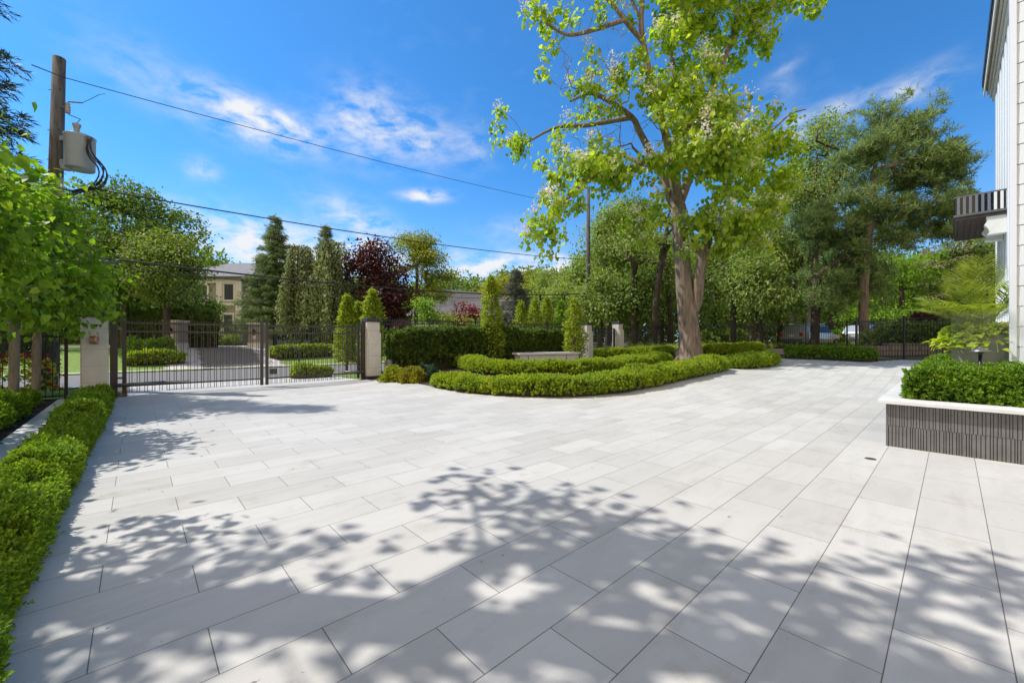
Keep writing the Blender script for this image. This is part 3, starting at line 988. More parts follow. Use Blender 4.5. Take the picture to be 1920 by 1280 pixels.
c = AB(-.80, GB + .46, zl + 1.52)
t = thing('wall_lamp', 'small copper lamp on the left gate pillar', 'lamp', c)
m = MB(); m.box((c[0], c[1], c[2] + .0), (.05, .05, .09)); m.build('back_plate', M['dark_metal'], t)
m = MB(); m.lathe([(0, .13), (.09, .10), (.085, .0), (.07, -.08), (0, -.08)], (c[0] + .06, c[1] - .07, c[2]), 14); m.build('shade', M['copper'], t, True)
c = AB(-.60, GB + .05, zl + 2.33)
t = thing('security_camera', 'small black and white camera on top of the left gate pillar', 'camera', c)
m = MB(); m.lathe([(0, .08), (.06, .07), (.07, 0), (.05, -.05), (0, -.05)], c, 14); m.build('dome', M['black'], t, True)
m = MB(); m.tube([c, np.array(c) + np.array((.13, .12, -.0))], .04, 10); m.build('lens_barrel', M['porcelain'], t, True)


def fence(label, pts, h, post_gap=2.4, pick=.115, group=None, name='metal_fence', cat='fence', posts=True, zs=None, rails=(.10, -.22, -.06), mat=None, pw=.008):
    pts = [np.array(p[:2], float) for p in pts]
    base = np.array((*pts[0], tzf(*pts[0])))
    t = thing(name, label, cat, base, group)
    mat = mat or M['black']
    pk = MB(); rls = [MB() for _ in rails]
    for A, B in zip(pts[:-1], pts[1:]):
        L = np.linalg.norm(B - A); u = (B - A) / L
        ux = (u[0], u[1], 0); uy = (-u[1], u[0], 0)
        n = max(1, round(L / post_gap))
        for k in range(n):
            p0 = A + u * L * k / n; p1 = A + u * L * (k + 1) / n
            z0, z1 = tzf(*p0), tzf(*p1)
            for q, rl in zip(rails, rls):
                h0 = q if q > 0 else h + q
                P0 = np.array((*p0, z0 + h0)); P1 = np.array((*p1, z1 + h0))
                dv = P1 - P0; ll = np.linalg.norm(dv); dv /= ll
                rl.box((P0 + P1) / 2, (ll / 2, .014, .018), dv, uy, np.cross(dv, uy))
            m_ = int(L / n / pick)
            for j in range(1, m_):
                f = j / m_
                p = p0 + (p1 - p0) * f; z = z0 + (z1 - z0) * f
                pk.box((*p, z + .04 + h / 2), (pw, pw, h / 2 - .02), ux, uy)
            if posts:
                m = MB(); m.box((*p0, z0 + h / 2), (.032, .032, h / 2 + .04), ux, uy); m.box((*p0, z0 + h + .055), (.04, .04, .015), ux, uy)
                m.build('post', mat, t)
    pk.build('pickets', mat, t); [rl.build('rail', mat, t) for rl in rls]
    if posts:
        p0 = pts[-1]; m = MB(); m.box((*p0, tzf(*p0) + h / 2), (.032, .032, h / 2 + .04)); m.build('post', mat, t)
    return t


def gate_leaf(label, a0, a1, hinge):
    """hinge: -1 left, +1 right"""
    x, y, _ = AB((a0 + a1) / 2, GB)
    t = thing('driveway_gate', label, 'gate', (*AB(a0 if hinge < 0 else a1, GB)[:2], 0), 'leaves of the driveway gate')
    zA = lambda a: tzf(*AB(a, GB)[:2])
    m = MB()
    st = .045
    m.abox(a0, a0 + 2 * st, GB - .03, GB + .03, zA(a0) + .06, zA(a0) + 2.16); m.build('stile', M['bronze'], t)
    m = MB(); m.abox(a1 - 2 * st, a1, GB - .03, GB + .03, zA(a1) + .06, zA(a1) + 2.16); m.build('stile', M['bronze'], t)
    A0, A1 = a0 + 2 * st, a1 - 2 * st
    z0, z1 = zA(A0), zA(A1)
    for h in (2.02, 1.78, .27):
        m = MB(); P0 = np.array(AB(A0, GB, z0 + h)); P1 = np.array(AB(A1, GB, z1 + h)); dv = P1 - P0; l = np.linalg.norm(dv); dv /= l
        uy = np.array((CA, -SA, 0)); m.box((P0 + P1) / 2, (l / 2, .02, .025), dv, uy, np.cross(dv, uy)); m.build('rail', M['bronze'], t)
    m = MB()
    n = 20
    for k in range(n):
        for dlt in (-.028, .028):
            a = A0 + (A1 - A0) * (k + .5) / n + dlt
            z = zA(a)
            m.box(AB(a, GB, z + 1.1), (.0075, .0075, 1.02), (SA, CA, 0), (CA, -SA, 0))
    m.build('pickets', M['bronze'], t)
    return t


gl_ = gate_leaf('left leaf of the dark bronze driveway gate with paired pickets', -.30, 3.08, -1)
gr_ = gate_leaf('right leaf of the dark bronze driveway gate, next to the right pillar', 3.14, 6.30, 1)
for (a, p, lab) in ((-.46, pL, 'left'), (6.42, pR, 'right')):
    t = thing('gate_post', 'thick dark steel post hinging the %s gate leaf' % lab, 'post', AB(a, GB, tzf(*AB(a, GB)[:2])), 'steel gate posts')
    z = tzf(*AB(a, GB)[:2])
    m = MB(); m.bevbox(a - .075, a + .075, GB + .0, GB + .15, z, z + 2.22, .008); m.build('post', M['bronze'], t)
    for hz in (.5, 1.85):
        m = MB(); m.box(AB(a + (.1 if lab == 'left' else -.1), GB + .05, z + hz), (.06, .015, .03), (SA, CA, 0), (CA, -SA, 0)); m.build('hinge', M['dark_metal'], t)
for (a0, a1, lab) in ((-.42, 1.15, 'left'), (6.4, 5.3, 'right')):
    z = tzf(*AB(a0, GB)[:2])
    t = thing('gate_opener', 'grey tubular opener arm low on the %s gate leaf' % lab, 'gate opener', AB(a0, GB + .22, z + .3), 'gate opener arms')
    P0 = np.array(AB(a0, GB + .2, z + .32)); P1 = np.array(AB(a1, GB + .09, z + .33)); Pm = P0 * .35 + P1 * .65
    m = MB(); m.tube([P0, Pm], .045, 10); m.build('housing', M['dark_metal'], t, True)
    m = MB(); m.tube([Pm, P1], .022, 8); m.build('piston_rod', M['porcelain'], t, True)
c = AB(3.35, GB + .07, .5)
t = thing('gate_lock_box', 'small square dark lock box beside the centre stile of the gate', 'lock', c)
m = MB(); m.box(c, (.1, .04, .09), (SA, CA, 0), (CA, -SA, 0)); m.build('case', M['bronze'], t)
m = MB(); m.tube([np.array(c) + np.array((.03, -.03, 0)), np.array(c) + np.array((.07, -.07, 0))], .018, 8); m.build('cylinder', M['dark_metal'], t)
c = G(231, 741)
t = thing('traffic_cone', 'small orange marker at the foot of the left gate post', 'marker', c)
m = MB(); m.lathe([(.075, 0), (.07, .02), (.045, .03), (.02, .17), (0, .17)], c, 14); m.build('cone', M['orange'], t, True)
m = MB(); m.box((c[0], c[1], c[2] + .008), (.08, .08, .008)); m.build('base', M['black'], t)

# call station across the drive
c = np.array(AB(5.0, -18.6, 0))
t = thing('call_pedestal', 'black gooseneck call post standing outside the right gate leaf', 'call post', c)
m = MB(); m.tube([c, c + (0, 0, .9), c + (.0, 0, 1.08), c + (-.1, -.02, 1.2), c + (-.26, -.03, 1.22)], .032, 8); m.build('gooseneck', M['black'], t, True)
m = MB(); m.box(c + (-.28, -.03, 1.15), (.06, .04, .1)); m.build('keypad', M['black'], t)

# ================================================================== FENCES
fence('black picket fence behind the young lindens left of the gate', [AB(-1.35, GB - .1), AB(-9, GB - .1)], 1.85)
fence('black picket fence standing behind the tall dark hedge', [AB(7.05, GB - .45), AB(20.1, GB - .45)], 2.4)
fence('black picket fence in the shade right of the walk gate pillars', [AB(24.4, GB), (12.0, 31.3), (21.6, 26.2), (26.0, 25.6)], 1.75, 2.4)
fence('taller black picket fence at the right end of the driveway above the stone edging', [(15.9, 18.75), (17.75, 18.4), (20.6, 17.9)], 1.82, 2.6)
t = thing('walk_gate', 'narrow black picket gate between the two far limestone pillars', 'gate', AB(20.9, GB, tzf(*AB(20.9, GB)[:2])))
z = tzf(*AB(22.3, GB)[:2])
m = MB()
for a in np.arange(20.95, 23.7, .105): m.box(AB(a, GB, z + 1.0), (.008, .008, .95), (SA, CA, 0), (CA, -SA, 0))
m.build('pickets', M['black'], t)
m = MB()
for h in (.15, 1.6, 1.85): m.abox(20.8, 23.75, GB - .02, GB + .02, z + h, z + h + .04)
m.build('frame', M['black'], t)
m = MB(); m.abox(23.55, 23.7, GB + .03, GB + .09, z, z + 1.9); m.build('gate_stile', M['black'], t)

# utility box beside the right pillar
c = np.array(AB(7.25, GB + .55, 0)); c[2] = tzf(c[0], c[1])
t = thing('garden_timer_box', 'small dark grey utility box with a pale hose beside the right gate pillar', 'utility box', c)
m = MB(); m.lathe([(.14, .25), (.15, .3), (.15, .62), (.10, .7), (0, .7)], c, 14); m.build('case', M['dark_metal'], t, True)
m = MB(); m.tube([c + (0, 0, 0), c + (0, 0, .3)], .04, 8); m.build('stand', M['dark_metal'], t)
m = MB(); m.tube([c + (.1, -.05, .5), c + (.35, -.1, .48), c + (.6, -.2, .25), c + (.65, -.25, .02)], .015, 6); m.build('hose', M['porcelain'], t, True)

# ================================================================== ISLAND HEDGES
def offs(P, d):
    P = np.array([p[:2] for p in P], float)
    tg = nrm(np.gradient(P, axis=0))
    return P + np.stack([-tg[:, 1], tg[:, 0]], 1) * d


hedge('hedge', 'long curved boxwood hedge bordering the front of the island bed', offs([G(*p) for p in edge_px[2:11]], .45), [.40, .45, .5, .5, .5, .5, .5], [.30, .40, .47, .49, .48, .46, .5], 1150, .085, LM['box'],
      lump=.2, lfreq=1.5, seed=11, upb=.6, extra=None)
hedge('hedge', 'second curved boxwood hedge behind the front one, before the stone bench', offs([G(*p) for p in [(826, 689), (870, 698), (940, 705), (1000, 708), (1080, 707), (1140, 702), (1225, 687), (1262, 679)]], .42), .42, [.44, .43, .41, .41, .40, .38], 1000, .09, LM['box'],
      lump=.2, lfreq=1.4, seed=13, upb=.6)
hedge('hedge', 'short golden green hedge at the right end of the island beside the driveway', offs([G(*p) for p in [(1375, 692), (1400, 691.5), (1432, 689), (1466, 683)]], .5), .55, [.42, .48, .52], 900, .10, LM['box'], seed=17, lump=.2)
hedge('hedge', 'straight boxwood hedge under the black fence at the far side of the driveway', offs([G(*p) for p in [(1469, 673), (1520, 674), (1580, 677), (1636, 680)]], .4), .42, .56, 800, .10, LM['box_dark'], seed=19, lump=.14, square=.42)
hedge('hedge', 'low boxwood row behind the stone bench in front of the tall hedge', [G(*p)[:2] + np.array((0, .3)) for p in [(935, 677), (990, 674), (1060, 671), (1085, 670)]], .4, .52, 600, .11, LM['box'], seed=23)
hedge('hedge', 'low boxwood row in front of the walk gate pillars, left of the big tree', [G(*p)[:2] + np.array((0, .3)) for p in [(1096, 674), (1160, 671), (1220, 669), (1268, 669)]], .45, .5, 600, .12, LM['box'], seed=29)
hedge('hedge', 'low boxwood row under the black fence right of the big tree trunk', [G(*p)[:2] + np.array((0, .3)) for p in [(1318, 668), (1380, 666), (1440, 664)]], .5, .55, 550, .12, LM['box'], seed=31)
hedge('hedge', 'tall dark yew hedge between the right gate pillar and the walk gate', [AB(a, GB + .35) for a in np.arange(7.3, 19.9, 1.0)], .38, 1.72, 420, .17, LM['yew'], T=T_SPRIG, lump=.11, lfreq=2.3, seed=37, upb=1.1, jit=.09, smooth=0, square=.35, core=.66)
c = G(738, 716); blob_shrub('shrub', 'small golden green barberry at the foot of the right gate pillar', c + (0, .35, 0), .52, .42, .5, 1300, .095, LM['box_yellow'], seed=3)
c = G(770, 718); blob_shrub('shrub', 'small barberry with orange tinted leaves beside the blue green shrub', c + (0, .35, 0), .48, .42, .48, 1300, .095, LM['rust'], seed=4)
c = G(790, 716); blob_shrub('shrub', 'little blue green shrub at the left end of the front hedge', c + (0, .55, 0), .36, .4, .55, 1200, .09, LM['teal'], seed=5)

c0 = G(965, 684); c1 = G(1085, 680)
c = (c0 + c1) / 2 + np.array((0, .3, 0)); z = c[2]
t = thing('stone_bench', 'low white stone bench between two boxwood hedges', 'bench', (c[0], c[1], z))
u = nrm(c1[:2] - c0[:2]); ux = (u[0], u[1], 0); uy = (-u[1], u[0], 0); L = np.linalg.norm(c1 - c0) / 2 * .94
m = MB(); m.box((c[0], c[1], z + .49), (L + .05, .34, .045), ux, uy); m.build('seat', M['white_stone'], t)
m = MB(); m.box((c[0], c[1], z + .215), (L * .98, .26, .228), ux, uy); m.build('base', M['limestone'], t)
for k in (-.72, .55):
    q = c[:2] + u * L * k - np.array(uy[:2]) * .262
    m = MB(); m.box((q[0], q[1], z + .21), (.018, .006, .205), ux, uy); m.build('base_joint', M['dark_metal'], t)

b_ = G(920, 684) + np.array((0, .45, 0))
columnar('columnar_hornbeam', 'tall slim hornbeam column standing left of the stone bench', b_, EYE + (640 - 520) * b_[1] / F - b_[2], .66, LM['horn'], 5200, .105, 'columnar hornbeams in the garden', z0=.07, seed=2)
b_ = G(1079, 680) + np.array((0, .35, 0))
columnar('columnar_hornbeam', 'shorter slim hornbeam right of the bench hiding part of the walk gate pillar', b_, EYE + (640 - 563) * b_[1] / F - b_[2], .66, LM['horn'], 3800, .105, 'columnar hornbeams in the garden', z0=.06, seed=6)

# ================================================================== CATALPA
CB = G(1293, 671)
CD = CB[1]


def C3(px, py, dd=0.0):
    return W(px, py, CD + dd)


t = thing('catalpa_tree', 'huge twin stemmed catalpa in white bloom rising from the island', 'tree', CB)
sk = Skel()
sc_ = CD / F
rw = lambda px: px / 2 * sc_
main = sk.chain([CB + (0, 0, -.2), C3(1294, 657), C3(1293, 632), C3(1288, 580), C3(1281, 510), C3(1276, 445), C3(1272, 388)], [rw(54), rw(44), rw(38), rw(34), rw(29), rw(28), rw(27)])
near = lambda px, py, dd=0: sk.nearest(C3(px, py, dd))
l1 = sk.chain([C3(1257, 372, .3), C3(1246, 330, .6), C3(1223, 292, .8), C3(1199, 247, .6), C3(1185, 220, .3), C3(1141, 189, -.4), C3(1106, 175, -1.0), C3(1070, 190, -1.6)], [rw(17), rw(16), rw(14), rw(12), rw(10), rw(9), rw(6), rw(3.5)], near(1272, 388))
l2 = sk.chain([C3(1264, 344, -.5), C3(1250, 261, -.8), C3(1231, 192, -1.0), C3(1220, 151, -1.1), C3(1206, 79, -1.2), C3(1202, 34, -1.2), C3(1209, -30, -1.0), C3(1225, -110, -.6)], [rw(15), rw(14), rw(13), rw(12), rw(10), rw(9), rw(7), rw(3.5)], near(1272, 388))
sk.chain([C3(1171, 38, -1.8), C3(1147, 7, -2.0), C3(1110, -25, -2.2)], [rw(8), rw(6), rw(3)], near(1206, 79, -1.2))
sk.chain([C3(1195, 25, -.6), C3(1160, -60, -.4)], [rw(6), rw(4)], near(1202, 34, -1.2))
l3 = sk.chain([C3(1288, 345, .4), C3(1302, 309, .8), C3(1312, 261, 1.2), C3(1320, 210, 1.4), C3(1343, 148, 1.5), C3(1357, 113, 1.5), C3(1374, 69, 1.4), C3(1382, 28, 1.2), C3(1392, -40, 1.0)], [rw(16), rw(14), rw(13), rw(12), rw(11), rw(10), rw(9), rw(7), rw(3.5)], near(1272, 388))
l4 = sk.chain([C3(1266, 300, 1.2), C3(1267, 258, 1.6), C3(1268, 206, 1.8), C3(1262, 130, 1.8), C3(1257, 69, 1.6), C3(1270, 30, 1.4), C3(1285, -50, 1.2)], [rw(15), rw(14), rw(12), rw(10), rw(8), rw(6), rw(3.5)], near(1272, 388))
# second stem
s2 = sk.chain([C3(1306, 566, -.3), C3(1312, 517, -.6), C3(1319, 476, -.8), C3(1328, 448, -.6), C3(1334, 405, -.4), C3(1344, 373, -.2), C3(1360, 350, 0), C3(1357, 317, 0), C3(1350, 280, .2), C3(1360, 240, .4)], [rw(20), rw(17), rw(17), rw(14), rw(11), rw(11), rw(10), rw(8), rw(6), rw(3.5)], near(1287, 605))
sk.chain([C3(1305, 465, -.9), C3(1296, 440, -1.0), C3(1282, 420, -1.4)], [rw(10), rw(7), rw(5)], near(1319, 476, -.8))
# long side limbs
sk.chain([C3(1180, 318, -1.2), C3(1130, 322, -2.2), C3(1090, 345, -2.8), C3(1050, 390, -3.2), C3(1025, 430, -3.4)], [rw(11), rw(9), rw(7), rw(5), rw(3)], near(1223, 292, .8))
sk.chain([C3(1200, 305, 1.6), C3(1160, 290, 2.6), C3(1110, 300, 3.2)], [rw(9), rw(7), rw(4)], near(1235, 312, .7))
sk.chain([C3(1100, 235, 1.4), C3(1040, 240, 1.8), C3(985, 270, 2.0)], [rw(9), rw(6), rw(3)], near(1185, 220, .3))
sk.chain([C3(1100, 60, -2.0), C3(1060, 65, -2.4), C3(1020, 40, -2.6)], [rw(7), rw(5), rw(3)], near(1171, 38, -1.8))
sk.chain([C3(1345, 285, 2.4), C3(1400, 262, 3.0), C3(1440, 250, 3.2), C3(1480, 215, 3.2), C3(1512, 205, 3.0)], [rw(9), rw(7), rw(5), rw(4), rw(2)], near(1312, 261, 1.2))
sk.chain([C3(1400, 30, 2.0), C3(1440, 20, 2.4), C3(1490, 5, 2.6)], [rw(8), rw(6), rw(3)], near(1374, 69, 1.4))
sk.chain([C3(1320, 330, 2.6), C3(1390, 330, 3.6), C3(1450, 320, 4.0)], [rw(9), rw(6), rw(3)], near(1302, 309, .8))
sk.chain([C3(1280, 250, -2.6), C3(1320, 230, -4), C3(1330, 260, -5)], [rw(9), rw(6), rw(3)], near(1264, 344, -.5))
sk.chain([C3(1390, 420, -1.5), C3(1420, 440, -2)], [rw(6), rw(3)], near(1334, 405, -.4))
nlimb = sk.n
blobs = [(960, 250, 40, 55, 2.0, .9), (975, 290, 30, 30, 2.2, .6), (1020, 45, 40, 45, -2.4, .8), (1012, 130, 35, 40, -2.0, .5), (1075, 205, 60, 45, -1.2, .9), (1120, 150, 50, 40, -.8, .35),
         (1035, 180, 45, 40, -1, .6), (1150, 300, 60, 35, -2, 1.0), (1090, 335, 60, 35, -2.8, 1.1), (1045, 365, 40, 50, -3.1, 1.0), (1025, 430, 28, 45, -3.3, .9), (1010, 340, 20, 40, -2, .6),
         (1160, 90, 60, 60, -1.5, .3), (1175, 165, 50, 40, -1.8, .45), (1240, 130, 45, 70, -2.5, .7), (1230, 215, 40, 40, -2.6, .7),
         (1290, 100, 60, 70, .5, 1.3), (1310, 165, 70, 60, -1.2, 1.5), (1290, 215, 60, 45, -3, 1.3), (1340, 235, 60, 45, -2.5, 1.4), (1360, 180, 50, 45, 1.5, 1.2), (1330, 290, 80, 40, -3.2, 1.5),
         (1400, 270, 60, 40, 2.5, 1.3), (1450, 235, 45, 35, 3, 1.1), (1500, 205, 30, 20, 3, .8), (1440, 300, 60, 45, 3.6, 1.4), (1380, 330, 70, 40, 1, 1.5), (1470, 330, 30, 25, 3.8, .7),
         (1290, 285, 60, 24, -3.4, 1.1), (1200, 352, 35, 28, -2.4, .8), (1212, 412, 36, 42, -2, 1.1), (1150, 340, 50, 30, -2.2, .9), (1090, 290, 60, 30, 1.5, .8), (1350, 400, 60, 40, -2, 1.6), (1385, 440, 50, 35, -1.8, 1.6), (1400, 400, 50, 40, -1, 1.2),
         (1340, 465, 50, 22, -2.2, .9), (1420, 400, 40, 50, 1, 1.1), (1430, 360, 50, 40, 2.5, 1.1),
         (1390, 60, 60, 60, 2, 1.3), (1440, 30, 55, 45, 2.2, 1.2), (1500, 5, 38, 40, 2.6, 1.0), (1455, 80, 30, 20, 2.2, .6), (1330, 20, 70, 60, 0, 1.3), (1270, 10, 60, 60, -1, .9), (1200, -10, 60, 50, -1.4, .5),
         (1110, 0, 60, 35, -2.2, .5), (1280, -110, 150, 70, 0, 1.3), (1400, -70, 90, 60, 1, 1.1), (1180, -90, 90, 60, -1, .8)]
E = []
for (px, py, rx, ry, dd, w) in blobs:
    q = C3(px, py, dd * 1.0)
    E.append((*q, rx * sc_, max(rx, ry) * sc_ * .9, ry * sc_, w))
Cl = crown_points(E, 820, .8, .42, .15, 3)
bare = crown_points([(*C3(1110, 110, -1), 100 * sc_, 3, 90 * sc_), (*C3(1150, 230, -1), 90 * sc_, 2.5, 60 * sc_), (*C3(1040, 290, -1), 70 * sc_, 2, 50 * sc_)], 330, .8, .3, .1, 4)
allc = np.concatenate([Cl, bare])
cen = C3(1275, 330)
for i in np.argsort(np.linalg.norm(allc - cen, axis=1)):
    sk.attach(allc[i], .45, CB[2] + 4.5, .35, wig=.14, arch=.06)
r = sk.radii(.014, 2.2)
mb = MB(); sk.mesh(r, mb, 14, 4)
mb.build('trunk', M['bark_catalpa'], t, smooth=True)
per = 32
n = len(Cl) * per
P = np.repeat(Cl, per, 0) + RNG.normal(size=(n, 3)) * np.array((.27, .27, .22))
o = nrm(P - cen)
leaves('crown', T_HEART, P, o * .35 + RNG.normal(size=(n, 3)) * .45 + np.array((0, 0, -.75)), np.array((0, 0, .5)) + o * .6 + RNG.normal(size=(n, 3)) * .5, RNG.uniform(.6, 1.15, n) * .275, LM['catalpa'], t)
fl = Cl[RNG.uniform(size=len(Cl)) < .36]
nb = 42
n = len(fl) * nb
fl = fl + np.array((0, 0, .36)) + nrm(fl - cen) * .22 + np.array((-.12, -.15, 0))
P = np.repeat(fl, nb, 0) + RNG.normal(size=(n, 3)) * np.array((.17, .17, .17))
leaves('blossom', T_OVAL, P, randdir(n), randdir(n), RNG.uniform(.10, .17, n), LM['blossom'], t)

# ================================================================== PLANTER, HOUSE
PB0, PA0 = -.65, 7.93
t = thing('raised_planter', 'raised planter with brown fluted stone face and white coping at the right', 'planter', AB(PA0, PB0, 0))
m = MB(); m.abox(PA0 + .02, 11.6, PB0 + .02, 5.2, -.02, .60); m.abox(11.6, 17.0, PB0 + .02, .6, -.02, .60); m.build('wall', M['fluted'], t)
m = MB()
bx_ = PB0 + .001
g = np.random.default_rng(4)
while bx_ < 5.2:
    w = g.choice([.012, .016, .022, .03])
    m.abox(PA0, PA0 + .0205, bx_, bx_ + w, .0, .296); bx_ += w + .009
bx_ = PB0 + .001
while bx_ < 5.2:
    w = g.choice([.016, .022, .03])
    m.abox(PA0, PA0 + .0205, bx_, bx_ + w, .300, .596); bx_ += w + .008
m.build('flutes', M['fluted'], t)
m = MB()
ax_ = PA0 + .002
while ax_ < 17.0:
    w = g.choice([.012, .016, .022, .03]); m.abox(ax_, ax_ + w, PB0, PB0 + .0205, -.0, .598); ax_ += w + .009
m.build('side_flutes', M['fluted'], t)
b__ = PB0 - .085
for w_ in (1.5, 1.2, 1.2, 1.2, .9):
    m = MB(); m.bevbox(PA0 - .085, PA0 + .30, b__, b__ + w_ - .004, .612, .665, .005); m.build('coping_slab', M['white_stone'], t); b__ += w_
a__ = PA0 + .304
for k_ in range(7):
    m = MB(); m.bevbox(a__, a__ + 1.246, PB0 - .085, PB0 + .28, .612, .665, .005); m.build('coping_slab', M['white_stone'], t); a__ += 1.25
m = MB(); m.abox(PA0 + .31, 11.58, PB0 + .29, 5.2, .58, .645); m.abox(11.59, 16.9, PB0 + .29, .6, .58, .645); m.build('soil', M['mulch'], t)


def blockhedge(name, label, a0, a1, b0, b1, z0, h, n, size, lmat, seed, T=T_SPRIG):
    t = thing(name, label, 'hedge', AB((a0 + a1) / 2, (b0 + b1) / 2, z0))
    # samples on the box: top and four sides by area, edges rounded by noise
    la, lb = a1 - a0, b1 - b0
    ar = np.array([la * lb, lb * h, lb * h, la * h, la * h])
    k = RNG.choice(5, size=n, p=ar / ar.sum())
    u = RNG.uniform(0, 1, n); v = RNG.uniform(0, 1, n)
    a = np.where(k == 0, a0 + la * u, np.where(k == 1, a0, np.where(k == 2, a1, a0 + la * u)))
    b = np.where(k == 0, b0 + lb * v, np.where(k == 3, b0, np.where(k == 4, b1, b0 + lb * u)))
    b = np.where((k == 1) | (k == 2), b0 + lb * u, b)
    z = np.where(k == 0, h, h * v)
    N = np.zeros((n, 3)); N[:, 0] = (k == 2) * 1. - (k == 1); N[:, 1] = (k == 4) * 1. - (k == 3); N[:, 2] = (k == 0)
    # round the shoulders
    ca = np.minimum(a - a0, a1 - a); cb = np.minimum(b - b0, b1 - b)
    edge_ = np.minimum(ca, cb)
    R = .3
    q = np.clip(1 - edge_ / R, 0, 1)
    z = np.where(k == 0, h - R * .55 * q * q, z)
    s = np.clip((z - (h - R)) / R, 0, 1)
    ins = R * .55 * s * s * (k > 0)
    a = a + ins * ((k == 1) * 1. - (k == 2)); b = b + ins * ((k == 3) * 1. - (k == 4))
    bel = .10 * (1 - np.clip(z / h, 0, 1)) * (k > 0)
    P = np.stack([a, b, z], 1)
    lum = (vnoise(P, 1.6, seed) - .5) * .16 + (vnoise(P, 4.5, seed + 1) - .5) * .07 - np.abs(RNG.normal(size=n)) * .045
    P = P + N * lum[:, None]
    Wp = np.stack([SA * P[:, 0] + CA * P[:, 1], CA * P[:, 0] - SA * P[:, 1], P[:, 2] + z0], 1)
    Nw = np.stack([SA * N[:, 0] + CA * N[:, 1], CA * N[:, 0] - SA * N[:, 1], N[:, 2]], 1)
    Fw = Nw * .7 + np.array((0, 0, .5)) + RNG.normal(size=(n, 3)) * .45
    leaves('foliage', T, Wp, Fw, np.array((0, 0, 1.)) + Nw * .4 + RNG.normal(size=(n, 3)) * .5, RNG.uniform(.7, 1.25, n) * size, lmat, t)
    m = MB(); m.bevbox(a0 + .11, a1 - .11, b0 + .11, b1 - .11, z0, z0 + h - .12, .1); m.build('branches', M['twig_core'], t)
    return t


blockhedge('hedge', 'dense rounded privet hedge filling the raised planter', PA0 + .36, 11.3, PB0 + .18, 4.6, .645, .42, 31000, .08, LM['box_dark'], 41)
blockhedge('hedge', 'narrow hedge running back along the side of the raised planter', 11.35, 16.6, PB0 + .22, PB0 + .8, .645, .4, 5500, .09, LM['box_dark'], 43)

# path light
p = W(1838, 670, 6.35); p[2] = .66
t = thing('path_light', 'dark mushroom hat path light standing in the planter hedge', 'garden light', p)
top = 1.5 - 13 * 6.35 / F
m = MB(); m.tube([p, (p[0], p[1], top - .1)], .022, 10); m.build('stem', M['black'], t, True)
m = MB(); m.lathe([(.024, top - .10), (.035, top - .07), (.04, top - .045), (0.13, top - .055), (.132, top - .05), (.06, top - .005), (.028, top + .012), (.022, top + .03), (0, top + .032)], (p[0], p[1], 0), 22); m.build('hat', M['dark_metal'], t, True)

# palm pot
pc = np.array(AB(12.6, .42, .62))
t = thing('tapered_planter_pot', 'large tapered grey stone pot behind the planter hedge', 'pot', pc)
m = MB()
hb, ht, H = .36, .47, 1.0
V = []
for z_, q in ((0, hb), (H, ht), (H, ht - .05), (H - .1, ht - .06)):
    V += [np.array(AB(12.6 + sx * q, .42 + sy * q, .62 + z_)) for sx, sy in ((-1, 1), (1, 1), (1, -1), (-1, -1))]
Q = [(3, 2, 1, 0)]
for k in range(3):
    for i in range(4): Q.append((4 * k + i, 4 * k + (i + 1) % 4, 4 * k + 4 + (i + 1) % 4, 4 * k + 4 + i))
m.add(V, Q); m.build('pot', M['pot'], t)
m = MB(); m.abox(12.6 - .4, 12.6 + .4, .42 - .4, .42 + .4, 1.48, 1.53); m.build('soil', M['mulch'], t)

t = thing('potted_palm', 'feathery palm fanning out of the grey pot beside the house corner', 'palm', pc + (0, 0, .8))
stems = MB()
fr = []
tops = [(.0, .0, 1.55), (.16, .05, 1.35), (-.14, .02, 1.2)]
for (sx, sy, L_) in tops:
    p0 = pc + (sx, sy, .8)
    stems.tube([p0, p0 + (sx * .2, 0, .35), p0 + (sx * .35, 0, .75)], [.035, .03, .018], 8)
stems.build('stems', plain('palm_stem', (.3, .24, .11), .7, var=.2), t, True)
fdefs = [(-85, 44, 1.65), (-100, 68, 1.65), (-60, 62, 1.6), (-75, 34, 1.45), (-95, 40, 1.5), (-30, 75, 1.75), (20, 80, 1.7), (60, 62, 1.45), (95, 50, 1.3), (150, 60, 1.4), (-150, 55, 1.4), (-120, 48, 1.3), (-45, 44, 1.4), (10, 60, 1.4), (-170, 75, 1.6), (-90, 80, 1.75), (-70, 50, 1.2), (-110, 38, 1.15), (35, 66, 1.7), (-15, 52, 1.5)]
